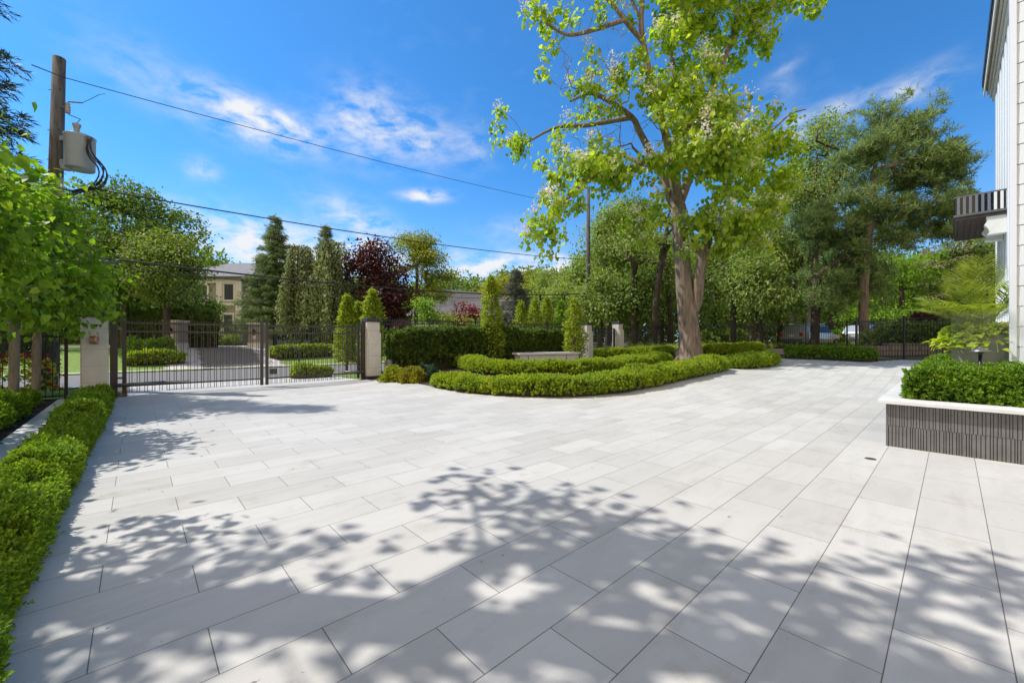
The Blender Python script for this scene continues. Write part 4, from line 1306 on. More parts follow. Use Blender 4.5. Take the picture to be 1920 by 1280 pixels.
for k, (az, el, L_) in enumerate(fdefs):
    s0 = tops[k % 3]
    p0 = pc + (s0[0], s0[1], .95 + .2 * (k % 2))
    a_ = math.radians(az); e_ = math.radians(el)
    d = np.array((math.sin(a_) * math.cos(e_), -math.cos(a_) * math.cos(e_) * .8, math.sin(e_)))
    n_ = 26
    s = np.linspace(0, 1, n_)
    pts = p0 + d * (L_ * s)[:, None] + np.array((0, 0, -1.)) * (L_ * .42 * (1 - math.sin(e_) * .55) * s ** 2.3)[:, None]
    m = MB(); m.tube(pts, np.linspace(.011, .003, n_), 5, cap=False)
    tg = nrm(np.gradient(pts, axis=0)); sd = nrm(np.cross(tg, (0, 0, 1.)) + 1e-6)
    i0 = 6
    for sg in (-1, 1):
        for rep in (0,):
            P = pts[i0:] + tg[i0:] * rep * L_ / n_
            w = np.sin(np.pi * np.clip((s[i0:] - .18) / .86, 0.03, 1)) ** .6
            V, Qv = scatter(T_DIA if False else (np.array([(-.014, 0, 0), (.014, 0, 0), (.032, .5, .0), (0, 1, -.12), (-.032, .5, 0)], float), np.array([(0, 1, 2, 4)])), P, sd[i0:] * sg + tg[i0:] * .75 + np.array((0, 0, .12)) + RNG.normal(size=P.shape) * .09, np.cross(tg[i0:], sd[i0:] * -1) + 1e-4, .46 * w)
            m.add(V, Qv)
            V, Qv = scatter((np.array([(.032, .5, 0), (0, 1, -.12), (-.032, .5, 0)], float), np.array([(0, 1, 2)])), P, sd[i0:] * sg + tg[i0:] * .75 + np.array((0, 0, .12)), np.cross(tg[i0:], sd[i0:] * -1) + 1e-4, .46 * w)
            m.add(V, (), Qv)
    m.build('frond', LM['palm'], t)

n = 1300
az = RNG.uniform(0, 6.283, n); rr = RNG.uniform(.1, 1, n) ** .6
P = np.stack([np.cos(az) * rr * .56, np.sin(az) * rr * .58, 1.06 + .13 * RNG.uniform(-.3, 1, n) - np.clip(rr - .8, 0, 1) * .6], 1)
tr_ = RNG.uniform(size=n) < .13
hang = RNG.uniform(0, 1, n) ** 1.3
side = np.where(RNG.uniform(size=n) < .5, RNG.normal(3.35, .35, n), RNG.normal(5.35, .5, n))
P[tr_] = np.stack([np.cos(side) * (.62 + .22 * hang), np.sin(side) * (.62 + .22 * hang), .99 - .22 * hang + RNG.normal(size=n) * .04], 1)[tr_]
o = nrm(P * (1, 1, .2))
t = thing('trailing_vine', 'lime green sweet potato vine spilling over the rim of the grey pot', 'plant', pc + (0, 0, .8))
leaves('foliage', T_HEART, P + pc, o * .8 + RNG.normal(size=(n, 3)) * .4 + np.array((0, 0, -.35)), np.array((0, 0, .9)) + o * .6 + RNG.normal(size=(n, 3)) * .35, RNG.uniform(.7, 1.25, n) * .115, LM['vine'], t)
m = MB()
for q in range(26):
    a_ = q * .2417; m.tube([pc + (0, 0, .82), pc + (math.cos(a_) * .4, math.sin(a_) * .4, 1.0), pc + (math.cos(a_) * .66, math.sin(a_) * .66, .9), pc + (math.cos(a_) * .74, math.sin(a_) * .74, .68)], .006, 4, cap=False)
m.build('stems', LM['vine'], t)
n = 60
P = pc + np.array((.1, -.45, 1.2)) + RNG.normal(size=(n, 3)) * (.1, .06, .03)
t = thing('orange_flowers', 'small orange flower cluster on top of the lime vine', 'flowers', P.mean(0))
tag(leaves('petals', T_OVAL, P, randdir(n) + (0, 0, .5), randdir(n), .055, LM['orange_flower'], t), kind='stuff')
leaves('foliage', T_OVAL, P[:30] - (0, 0, .04), randdir(30), randdir(30), .06, LM['vine'], t)

# glass guard
t = thing('glass_guard', 'frameless clear glass guard standing before the potted palm and house corner', 'glass guard', AB(11.45, .0, .62))
m = MB(); m.abox(11.45, 11.462, -.02, 1.05, .62, 2.06); m.build('pane', M['glass'], t)
m = MB(); m.abox(11.45, 11.462, 1.06, 3.4, .62, 2.06); m.build('pane', M['glass'], t)
for b__ in (.0, .95, 1.2, 3.1):
    m = MB(); m.abox(11.43, 11.48, b__, b__ + .05, .6, .76); m.build('clamp', M['dark_metal'], t)

# house
HA, HB_ = 11.9, .72
t = thing('white_house', 'white clad house with deep stepped eaves and a balcony at the right edge', 'house', AB(HA, 1.05, 0))
m = MB(); m.abox(HA + .11, 24.4, 1.15, 9, -.3, 11.41); m.build('wall', M['white_paint'], t)
m = MB()
k = 0
zb = 1.767 - .3717 * 5
CE = .3717
for k in range(31):
    z_ = zb + k * CE
    P = [AB(HA + .03, HB_ + .16, z_ + .012), AB(HA + .03, 9, z_ + .012)]
    V = [AB(HA + .0, HB_ + .084, z_ + .014), AB(HA + .0, 8.5, z_ + .014), AB(HA + .1, 8.5, z_ + .014), AB(HA + .1, HB_ + .084, z_ + .014),
         AB(HA + .007, HB_ + .084, z_ + CE), AB(HA + .007, 8.5, z_ + CE), AB(HA + .1, 8.5, z_ + CE), AB(HA + .1, HB_ + .084, z_ + CE)]
    m.hexa(V[::1])
m.build('siding', M['white_paint'], t)
m = MB(); m.bevbox(HA - .02, HA + .14, HB_, HB_ + .082, .3, 11.41, .006); m.build('corner_board', M['white_paint'], t)
m = MB()
for a in np.arange(13.0, 24.3, .95):
    m.abox(a, a + .42, 1.10, 1.155, .3, 11.0)
m.build('wall_battens', M['white_paint'], t)
m = MB(); m.abox(HA - .4, 24.75, .82, 9, 11.42, 11.6); m.abox(HA - .42, 24.77, .80, 9, 11.605, 11.95); m.build('roof', M['cap'], t)
m = MB()
m.abox(HA - .38, 24.7, .835, .865, 11.16, 11.42)
for i, (b0, z0) in enumerate(((.93, 11.18), (.99, 11.0), (1.045, 10.82))):
    m.abox(HA + .2, 24.6 - i * .07, b0, b0 + .055, z0, z0 + .16)
m.abox(HA - .35, 24.66, .87, 1.16, 11.36, 11.415)
m.build('stepped_eave', M['soffit_paint'], t)
# balcony
BA0, BA1 = 19.0, 22.9
m = MB(); m.abox(BA0, BA1, .05, 1.098, 5.31, 5.40); m.build('balcony_floor', plain('dark_brown_soffit_boards', (.05, .036, .029), .7, var=.3), t)
m = MB()
for b__ in np.arange(.12, 1.05, .14): m.abox(BA0 + .06, BA1 - .05, b__, b__ + .012, 5.304, 5.311)
m.build('soffit_grooves', M['black'], t)
m = MB(); m.abox(BA0 - .03, BA0 + .02, .02, 1.098, 5.402, 5.47); m.abox(BA0 + .02, BA1, .02, .08, 5.402, 5.47); m.build('balcony_edge', M['dark_metal'], t)
m = MB(); m.abox(BA0, BA0 + .012, .06, 1.085, 5.47, 6.0); m.abox(BA0 + .0125, BA1, .06, .072, 5.47, 6.0); m.build('balcony_glass', M['glass_tint'], t)
m = MB(); m.abox(BA0 - .02, BA0 + .04, .03, 1.098, 6.0, 6.045); m.abox(BA0 + .04, BA1, .03, .09, 6.0, 6.045); m.build('handrail', M['dark_metal'], t)
for k_, b__ in enumerate(np.arange(.1, 1.0, .125)):
    m = MB(); m.abox(BA0 - .026, BA0 - .004, b__, b__ + .06, 5.47, 6.0); m.build('baluster', M['slat'] if b__ < .8 else M['soffit_paint'], t)
for a in (19.05, 20.3):
    pr = [(1.098, 5.30), (.70, 5.30), (.72, 5.17), (.66, 5.06), (.74, 4.94), (.77, 4.82), (.72, 4.76), (1.098, 4.76)]
    nP = len(pr)
    V = [AB(a, q, z_) for q, z_ in pr] + [AB(a + .32, q, z_) for q, z_ in pr]
    Q = [(i, (i + 1) % nP, nP + (i + 1) % nP, nP + i) for i in range(nP)]
    T3 = [(0, i, i + 1) for i in range(1, nP - 1)] + [(nP, nP + i + 1, nP + i) for i in range(1, nP - 1)]
    m = MB(); m.add(V, Q, T3); m.build('bracket', M['soffit_paint'], t)

# recessed light in the paving
c = G(1632, 860)
t = thing('ground_light', 'small round light sunk in the paving before the planter', 'ground light', c)
m = MB(); m.lathe([(.058, -.02), (.058, .006), (.045, .008)], c, 20); m.build('rim', M['dark_metal'], t)
m = MB(); m.lathe([(.046, .0), (.044, .005), (0, .006)], c, 20); m.build('lens', M['dark_metal'], t)
# ================================================================== POLE, WIRES
PX = W(103, 390, 12.8); PT = W(111, 109, 12.8)
pb = np.array((W(92, 640, 12.8)[0] + .0, 12.8, 0.))
t = thing('utility_pole', 'weathered wooden utility pole with a grey transformer, behind the left lindens', 'utility pole', pb)
m = MB(); m.tube([pb, PX, PT], [.2, .175, .15], 16); m.build('pole', M['pole'], t, True)
for py in (170, 245, 300, 345):
    q = W(110 - (py - 109) * .03, py, 12.8); m = MB(); m.tube([q + (-.28, 0, .02), q + (.22, -.1, -.01)], .012, 5); m.build('bolt', M['dark_metal'], t)
m = MB(); q = W(112, 355, 12.65); m.box(q, (.08, .04, .35)); m.build('cable_guard', M['porcelain'], t)
tc_ = W(150, 287, 12.75)
t = thing('transformer', 'grey cylindrical transformer can hung on the wooden pole', 'transformer', tc_)
k = 12.8 / F
m = MB(); m.lathe([(0, -.53), (.33, -.53), (.345, -.50), (.36, .46), (.37, .48), (.37, .51), (.28, .55), (0, .57)], tc_, 28); m.build('tank', M['tank'], t, True)
m = MB(); m.box(W(122, 260, 12.75), (.13, .05, .07)); m.box(W(122, 305, 12.75), (.13, .05, .09)); m.lathe([(0, -.1), (.12, -.08), (.14, .03), (0, .05)], W(124, 314, 12.6), 12); m.build('bracket', M['tank'], t)
m = MB(); bq = tc_ + np.array((-.1, 0, .6)); m.lathe([(.09, 0), (.06, .08), (.075, .1), (.06, .13), (.075, .16), (.08, .2), (.1, .24), (.1, .3), (.0, .36)], bq, 14); m.build('bushing', M['porcelain'], t, True)
m = MB()
for dx in (.36, .43): m.box(tc_ + np.array((dx, -.2 + dx * .2, .38)), (.05, .04, .06))
m.build('terminals', M['dark_metal'], t)
t = thing('fuse_cutout', 'small porcelain fuse cutout beside the top of the wooden pole', 'fuse cutout', W(127, 205, 12.7))
m = MB(); cq = W(127, 214, 12.7); m.lathe([(0, 0), (.05, .02), (.07, .06), (.05, .09), (.075, .13), (.05, .17), (.07, .22), (.05, .27), (.06, .33), (0, .37)], cq, 12); m.build('insulator', M['porcelain'], t, True)
m = MB(); m.tube([cq + (.02, 0, .38), W(154, 193, 12.65)], .022, 6); m.tube([W(111, 199, 12.75), W(126, 202, 12.7)], .02, 5); m.build('fuse_arm', M['porcelain'], t)
m = MB(); m.tube([W(154, 193, 12.65), W(170, 186, 12.6), W(185, 178, 12.6), W(197, 176, 12.6)], .01, 4); m.tube([W(129, 215, 12.7), W(151, 224, 12.7), bq + (0, 0, .34)], .012, 4); m.build('jumper', M['wire'], t)


def sag(A, B, s, n=24):
    f = np.linspace(0, 1, n)[:, None]
    P = np.asarray(A) * (1 - f) + np.asarray(B) * f
    P[:, 2] -= (4 * s * f * (1 - f))[:, 0]
    return P


pole2 = np.array((W(1103, 640, 34)[0], 34, tzf(W(1103, 640, 34)[0], 34)))
t = thing('utility_pole', 'distant thin utility pole among the trees left of the catalpa', 'utility pole', pole2)
m = MB(); m.tube([pole2, (pole2[0], 34, W(0, 350, 34)[2])], [.2, .14], 10); m.build('pole', M['pole'], t, True)
wires = [('top bare power line from the pole top toward the catalpa crown', [W(60, 122, 10.2), W(118, 145, 12.7)], W(1102, 392, 34), .25, .014),
         ('middle service cable leaving the transformer leads', [W(150, 349, 12.6)], W(1101, 487, 34), .35, .022),
         ('lowest thick communication cable crossing in front of the trees', [W(118, 474, 12.7)], W(1101, 550, 34), .55, .036),
         ('thin cable just under the lowest thick communication cable', [W(118, 487, 12.7)], W(1101, 555, 34), .62, .016)]
for lab, st, en, sg, r_ in wires:
    t_ = sag(st[-1], en, sg)
    if len(st) > 1: t_ = np.concatenate([[st[0]], t_])
    m = MB(); m.tube(t_, r_, 6)
    tag(m.build('overhead_wire', M['wire'], None, True, loc=t_[0]), lab, 'wire', 'overhead wires')
P = sag(W(118, 483, 12.7), W(330, 507, 15.2), .05)
t = thing('splice_case', 'long dark splice case strapped under the lowest cable near the maple', 'splice case', P[12])
m = MB(); m.tube([W(178, 490, 13.3), W(222, 494, 13.8)], .055, 10); m.build('case', M['dark_metal'], t, True)
t = thing('cable_bundle', 'loop of black cables hanging from the transformer to the service cable', 'cable', W(185, 300, 12.6))
m = MB()
for q in range(6):
    e = RNG.normal(size=3) * .05
    a0 = tc_ + np.array((.40 + .03 * (q % 3), -.15, .36))
    m.tube(smoothpath([a0, a0 + np.array((.06, -.05, -.5)) + e, W(196 + q, 320, 12.5) + e, W(180 + q * 2, 350, 12.5) + e, W(150 + q * 3, 362 - q * 2, 12.6) + e, W(118, 352 + q * 4, 12.7)], 2), .018, 5)
m.build('cables', M['wire'], t, True)

# ================================================================== ACROSS THE STREET
def npil(label, px, py, d, w):
    x = (px - 960) / F * d; z = tzf(x, d)
    t = thing('brick_pillar', label, 'pillar', (x, d, z), 'brick pillars of the neighbouring drive')
    h = EYE + (640 - py) * d / F - z
    m = MB(); m.box((x, d, z + .1), (w * 1.08, w * 1.08, .3)); m.build('plinth', M['limestone'], t)
    m = MB(); m.box((x, d, z + .4 + (h - .6) / 2), (w, w, (h - .6) / 2)); m.build('shaft', M['brick'], t)
    m = MB(); m.box((x, d, z + h - .16), (w * 1.1, w * 1.1, .045)); m.box((x, d, z + h - .07), (w * 1.25, w * 1.25, .05)); m.build('cap', M['limestone'], t)
    m = MB(); m.box((x, d - w - .03, z + h * .62), (.08, .03, .16)); m.lathe([(.02, .35), (.1, .2), (.09, .0), (.03, -.1)], (x, d - w - .12, z + h * .58), 8); m.build('lantern', M['black'], t)
    m = MB(); m.box((x, d - w - .008, z + h * .42), (.17, .012, .14)); m.build('plaque', M['limestone'], t)


npil('buff brick pillar with stone cap left of the neighbouring asphalt drive', 331, 600, 30.5, .48)
npil('buff brick pillar with stone cap right of the neighbouring asphalt drive', 484, 605, 32.5, .48)
g0 = G(240, 674)
hedge('hedge', 'low clipped hedge on the lawn left of the neighbouring drive', [G(232, 684)[:2], G(290, 682)[:2], G(346, 680)[:2]], .5, .6, 260, .17, LM['box'], seed=51)
hedge('hedge', 'boxy clipped hedge on the lawn right of the neighbouring drive', [G(508, 672)[:2], G(560, 669)[:2], G(624, 666)[:2]], .55, .75, 240, .17, LM['box'], seed=52, square=.4, lump=.1)
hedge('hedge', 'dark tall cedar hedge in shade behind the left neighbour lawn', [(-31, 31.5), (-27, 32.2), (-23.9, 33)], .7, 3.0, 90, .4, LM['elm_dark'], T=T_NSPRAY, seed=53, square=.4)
for k, (px, lab) in enumerate(((252, 'leftmost little shrub above the low lawn hedge beyond the gate'), (283, 'middle little shrub above the low lawn hedge beyond the gate'), (309, 'bright little shrub beside the left brick pillar'))):
    q = G(px, 668); blob_shrub('shrub', lab, q, .5, .5, .95 + .1 * k, 450, .17, LM['bright'], seed=60 + k)
q = np.array((-14.5, 36.0, 1.0)); blob_shrub('shrub', 'leafy shrub in front of the weeping trees beyond the drive', q, 2.2, 1.2, 1.9, 900, .3, LM['locust'], seed=66)
for k, (px, py, d, lab) in enumerate(((650, 556, 20.0, 'left of three street side hornbeam columns seen through the right gate leaf'), (673, 568, 20.6, 'middle and shortest of three street side hornbeam columns by the right gate pillar'),
                                   (698, 545, 19.2, 'tallest street side hornbeam column rising behind the right gate pillar'))):
    x = (px - 960) / F * d; z = tzf(x, d)
    columnar('columnar_hornbeam', lab, (x, d, z), EYE + (640 - py) * d / F - z, .62, LM['horn'], 3600, .12, 'columnar hornbeams by the street', seed=70 + k)
hedge('hedge', 'low box hedge under the hornbeam columns outside the right gate leaf', [(AB(4.6, -18.2))[:2], AB(5.4, -18.2)[:2], AB(6.2, -18.2)[:2]], .35, .45, 500, .11, LM['box'], seed=73)
t = thing('flower_bed', 'red and lime flowering plants outside the black fence behind the young lindens', 'flowers', AB(-4, -17.1, 0))
n = 1500
a_ = RNG.uniform(-8, -1.6, n); b_ = RNG.normal(-17.1, .35, n); z_ = RNG.uniform(.1, 1.05, n)
P = np.stack(AB(a_, b_, z_), 1); leaves('foliage', T_OVAL, P, randdir(n) + (0, 0, .3), (0, 0, 1) + randdir(n) * .5, .14, LM['vine'], t)
P = P[:560] + (0, 0, .12) + RNG.normal(size=(560, 3)) * .05; tag(leaves('blooms', T_OVAL, P, randdir(560), randdir(560), .13, LM['red_flower'], t), kind='stuff')


def rot_box(m, c, h, ang):
    u = (math.cos(ang), math.sin(ang), 0); v = (-math.sin(ang), math.cos(ang), 0)
    m.box(c, h, u, v)


# buff brick house
hd = 50.0
hx = lambda px, d=hd: (px - 960) / F * d
hz = lambda py, d=hd: EYE + (640 - py) * d / F
t = thing('brick_house', 'buff brick two storey house with grey slate roof between maple and spruce', 'house', (hx(430), hd + 4, 1.0))
m = MB(); m.box(((hx(300) + hx(452)) / 2, hd + 5, (hz(521) + .5) / 2), ((hx(452) - hx(300)) / 2, 5, (hz(521) - .5) / 2)); m.box(((hx(452) + hx(500)) / 2, hd + 6, (hz(521) + .5) / 2), ((hx(500) - hx(452)) / 2 - .01, 4.9, (hz(521) - .5) / 2)); m.build('wall', M['brick'], t)
m = MB()
for px in (352, 413, 449): m.box((hx(px), hd - .1, hz(581) - .17), (.36, .12, (hz(521) - hz(648)) / 2 - .5))
m.box((hx(376), hd - .06, hz(570)), ((hx(452) - hx(300)) / 2, .06, .18)); m.box((hx(376), hd - .1, hz(526)), ((hx(452) - hx(300)) / 2 + .05, .1, .32)); m.build('stone_trim', M['limestone'], t)
for (px, p0, p1, w) in ((430, 533, 562, 8.5), (429, 590, 634, 8), (380, 590, 628, 10), (380, 535, 562, 9), (330, 590, 628, 10)):
    c = np.array((hx(px), hd - .04, (hz(p0) + hz(p1)) / 2)); ww = w * hd / F; hh = (hz(p0) - hz(p1)) / 2
    m = MB()
    for sx in (-1, 1): m.box(c + (sx * (ww + .12), 0, 0), (.12, .08, hh + .24))
    for sz in (-1, 1): m.box(c + (0, 0, sz * (hh + .12)), (ww, .08, .12))
    wn = m.build('window', M['limestone'], t)
    m = MB(); m.box(c + (0, .02, 0), (ww, .02, hh)); m.build('pane', M['glass_dark'], wn)
    m = MB(); m.box(c + (0, -.01, 0), (.04, .015, hh)); m.box(c + (0, -.012, .1), (ww, .015, .04)); m.build('frame', M['black'], wn)
m = MB()
x0, x1, y0, y1, ze, zr_ = hx(296), hx(474), hd - .6, hd + 11, hz(519), hz(478)
V = [(x0, y0, ze), (x1, y0, ze), (x1, y1, ze), (x0, y1, ze), (x0 + 5.5, hd + 5.2, zr_), (x1 - 1.6, hd + 5.2, zr_), (x0, y0, ze - .25), (x1, y0, ze - .25), (x1, y1, ze - .25), (x0, y1, ze - .25)]
m.add(V, [(0, 1, 5, 4), (2, 3, 4, 5), (6, 7, 1, 0), (7, 8, 2, 1), (8, 9, 3, 2), (9, 6, 0, 3), (9, 8, 7, 6)], [(1, 2, 5), (3, 0, 4)])
rf = m.build('roof', M['slate'], t)
m = MB(); m.box((hx(455), hd + 5.2, zr_ - .1), (1.2, .8, .35)); m.lathe([(1.1, .25), (.8, .42), (0, .5)], (hx(455), hd + 5.2, zr_), 12); m.build('skylight', M['black'], rf)
t = thing('cedar_front_hedge', 'dark low hedge along the front wall of the brick house', 'hedge', (hx(400), hd - 2, 1.0))
n = 900; P = np.stack([RNG.uniform(hx(350), hx(470), n), hd - 2 + RNG.normal(size=n) * .4, RNG.uniform(1.0, 2.1, n)], 1)
leaves('foliage', T_SPRIG5, P, randdir(n) + (0, 0, .6), (0, 0, 1) + randdir(n) * .4, .4, LM['elm_dark'], t)

# grey roofed house
d2 = 58.0
t = thing('grey_roof_house', 'house with broad dark grey shingle roof behind the red maple', 'house', ((900 - 960) / F * d2, d2 + 4, 1.0))
X0, X1 = hx(762, d2), hx(985, d2)
m = MB(); m.box(((X0 + X1) / 2, d2 + 6, hz(600, d2) / 2), ((X1 - X0) / 2 - .5, 5, hz(586, d2) / 2)); m.build('wall', M['limestone'], t)
m = MB(); ze = hz(588, d2); zr_ = hz(532, d2)
V = [(X0, d2, ze), (X1, d2 - 2, ze), (X1, d2 + 12, ze), (X0, d2 + 12, ze), (hx(812, d2), d2 + 5, zr_), (hx(958, d2), d2 + 5, hz(546, d2)), (X0, d2, ze - .3), (X1, d2 - 2, ze - .3), (X1, d2 + 12, ze - .3), (X0, d2 + 12, ze - .3)]
m.add(V, [(0, 1, 5, 4), (2, 3, 4, 5), (6, 7, 1, 0), (7, 8, 2, 1), (8, 9, 3, 2), (9, 6, 0, 3), (9, 8, 7, 6)], [(1, 2, 5), (3, 0, 4)])
m.build('roof', M['shingle'], t)
m = MB(); m.box(((X0 + X1) / 2, d2 - 1.2, ze - .2), ((X1 - X0) / 2, .06, .12), nrm(np.array((X1 - X0, -2, 0))), nrm(np.array((2, X1 - X0, 0)))); m.build('gutter', M['white_paint'], t)

# ================================================================== BACKGROUND TREES
def bt(name, label, px, d, top, wpx, lmat, ncl=170, per=24, size=.26, spread=.5, cb=.28, bark=None, seed=0, group=None, lumps=9, gap=.42, freq=.45, lean=0, T=T_DIA, base_r=.22, droop=.35, wz=1.0, step=.9, rmin=.012, cat='tree', dy=1.0, forks=3, shell=.4):
    x = (px - 960) / F * d; z = tzf(x, d)
    h = EYE + (640 - top) * d / F - z
    r = wpx / 2 * d / F
    g = np.random.default_rng(seed + 100)
    e = []
    c0 = h * cb
    hc = h - c0
    for k in range(lumps):
        f = (k + .5) / lumps
        az = k * 2.4 + g.uniform(-.5, .5)
        prof = math.sin(math.pi * min(.97, .16 + .8 * f)) ** .7
        lr = r * g.uniform(.38, .55)
        off = max(0, r * prof - lr * .9)
        lz = min(hc * .17, lr * 1.1) * wz
        e.append((math.cos(az) * off + lean * f, math.sin(az) * off * dy, c0 + lz + (hc - 2 * lz) * f, lr, lr * dy, lz))
    e.append((lean * .5, 0, c0 + hc * .5, r * .5, r * .5 * dy, hc * .42))
    tr = [[(0, 0, 0), (g.uniform(-.15, .15), 0, h * .3), (lean * .4, 0, h * .6), (lean * .8, 0, h * .88)]]
    for k in range(forks):
        az = g.uniform(0, 6.28); f0 = g.uniform(.25, .5)
        p = np.array(tr[0][1]) * (1 - (f0 - .3) / .3) + np.array(tr[0][2]) * ((f0 - .3) / .3)
        tr.append([p, p + (math.cos(az) * r * .35, math.sin(az) * r * .35 * dy, h * .14), p + (math.cos(az) * r * .6, math.sin(az) * r * .6 * dy, h * .32)])
    return tree(name, label, (x, d, z), tr, e, ncl, per, spread, size, lmat, bark or M['bark_dark'], T=T, base_r=base_r, freq=freq, gap=gap, group=group, droop=droop, shell=shell, zmin=c0 * .5, step=step, tip=.012, seed=seed, cat=cat, rmin=rmin)


# left, beyond the street
bt('maple_tree', 'big rounded green maple behind the utility pole, left of the brick house', 232, 30, 330, 290, LM['maple'], 680, 42, .27, .40, .2, seed=1, gap=.36, lumps=12)
bt('maple_tree', 'paler spreading maple leaning over the brick pillar in front of the big maple', 312, 27, 428, 190, LM['maple2'], 330, 38, .2, .38, .34, seed=2, gap=.38, base_r=.2, wz=.9)
bt('maple_tree', 'dark green tree between the maples and the brick house roof', 382, 38, 470, 72, LM['maple'], 150, 30, .26, .4, .1, seed=3)
bt('maple_tree', 'shaded green tree at the far left behind the spruce tips', 90, 33, 400, 200, LM['elm_dark'], 150, 26, .36, .6, .1, seed=4)
bt('understory_tree', 'dark shaded tree low behind the left gate leaf', 275, 36, 545, 190, LM['elm_dark'], 170, 28, .38, .6, .03, seed=5, gap=.3)
conifer('spruce_tree', 'pointed green spruce beside the brick house', (hx(516, 40), 40, tzf(hx(516, 40), 40)), EYE + 235 * 40 / F - 1.1, 3.9, LM['spruce'], M['bark_dark'], tiers=44, size=.40, droop=-.12, density=1.5, z0=.08)


def weeping(label, px, d, top, wpx, seed):
    x = (px - 960) / F * d; z = tzf(x, d)
    h = EYE + (640 - top) * d / F - z; r = wpx / 2 * d / F
    t = thing('weeping_tree', label, 'tree', (x, d, z), 'weeping trees beyond the street')
    g = np.random.default_rng(seed)
    m = MB(); b0 = np.array((x, d, z)); m.tube([b0, b0 + (.1, 0, h * .5), b0 + (0, 0, h * .93)], [.2, .13, .04], 8)
    P = []
    for k in range(62):
        az = g.uniform(0, 6.283); z0_ = h * g.uniform(.45, 1.0) if k > 12 else h * g.uniform(.88, 1.0)
        rr = r * g.uniform(.25, 1.0) * min(1, .35 + 1.3 * (1 - z0_ / h) + .25)
        L = z0_ * g.uniform(.5, .88)
        s = np.linspace(0, 1, 34)
        d_ = np.array((math.cos(az), math.sin(az), 0))
        arc = np.minimum(1, s * 3.2)
        pts = b0 + (0, 0, z0_ * .96) + d_ * (rr * np.sin(arc * math.pi / 2))[:, None] + np.array((0, 0, 1.)) * (.06 * h * np.sin(arc * math.pi) - L * np.clip(s - .18, 0, 1) / .82)[:, None]
        m.tube(pts, np.linspace(.03, .006, 34), 3, cap=False)
        P.append(np.repeat(pts[6:], 7, 0))
    m.build('trunk', M['bark_dark'], t)
    P = np.concatenate(P); P = P + RNG.normal(size=P.shape) * (.17, .17, .12)
    leaves('crown', T_DIA, P, np.array((0, 0, -1.)) + RNG.normal(size=P.shape) * .45, randdir(len(P)), RNG.uniform(.2, .36, len(P)), LM['weeping'], t)


weeping('weeping grey green tree just right of the pointed spruce', 566, 37, 462, 78, 1)
weeping('weeping grey green tree below the thin dark spire', 622, 36, 452, 92, 2)
x_ = hx(611, 39)
conifer('spire_conifer', 'thin dark conifer spire rising above the weeping trees', (x_, 39, tzf(x_, 39)), EYE + 220 * 39 / F - 1.2, 1.5, LM['weeping'], M['bark_dark'], tiers=30, size=.35, droop=-.5, z0=.3, pw=.8)
bt('purple_maple', 'dark purple leaved maple right of the weeping trees', 704, 37, 446, 150, LM['purple'], 300, 32, .30, .55, .08, seed=6, gap=.3, T=T_OVAL)
bt('honey_locust', 'yellow green honey locust with open layered crown behind the purple maple', 782, 46, 434, 175, LM['locust'], 300, 36, .26, .5, .36, seed=7, gap=.46, wz=.55, base_r=.25, freq=.35)
bt('green_shrub_tree', 'bright green bushy small tree in front of the grey roof', 790, 32, 552, 78, LM['bright'], 90, 30, .22, .3, .08, seed=8, base_r=.1)
bt('red_maple', 'bright red japanese maple in front of the grey roof', 853, 40, 552, 96, LM['red'], 90, 26, .24, .28, .3, seed=9, wz=.5, base_r=.1, gap=.45)
bt('green_shrub_tree', 'olive green bushes below the red maple', 850, 36, 580, 150, LM['elm'], 110, 28, .25, .35, .05, seed=10, base_r=.08)
bt('red_maple', 'small dark red weeping maple peeking over the tall hedge beside the right gate pillar', 757, 22.0, 597, 56, LM['purple'], 60, 40, .10, .18, .3, seed=11, base_r=.06, step=.3)
bt('golden_tree', 'golden yellow tree far beyond the slim hornbeam', 945, 66, 508, 130, LM['gold'], 130, 30, .5, .8, .1, seed=12, gap=.3)
bt('golden_tree', 'second golden crown right of the dark conifer spire', 1000, 68, 505, 90, LM['gold'], 90, 28, .5, .8, .1, seed=13, gap=.3)
x_ = hx(968, 42)
conifer('blue_spruce', 'grey blue spruce with dark pointed top behind the fence', (x_, 42, tzf(x_, 42)), EYE + 135 * 42 / F - 1.1, 3.2, LM['bluespruce'], M['bark_dark'], tiers=22, size=.42, droop=-.2)
for k, (px, top, d) in enumerate(((977, 568, 29.0), (1003, 562, 29.5), (1026, 560, 30), (1052, 566, 30.5))):
    x = (px - 960) / F * d; z = tzf(x, d)
    columnar('columnar_hornbeam', ['first', 'second', 'third', 'fourth'][k] + ' from the left of four slim hornbeams behind the fence right of the blue spruce', (x, d, z), EYE + (640 - top) * d / F - z, .62, LM['horn'] if k != 3 else LM['bright'], 1500, .17, 'columnar hornbeams beyond the fence', seed=80 + k)
x = hx(806, 24); t_ = None
npil('short brick pillar top peeking over the tall yew hedge', 806, 609, 26.0, .55)

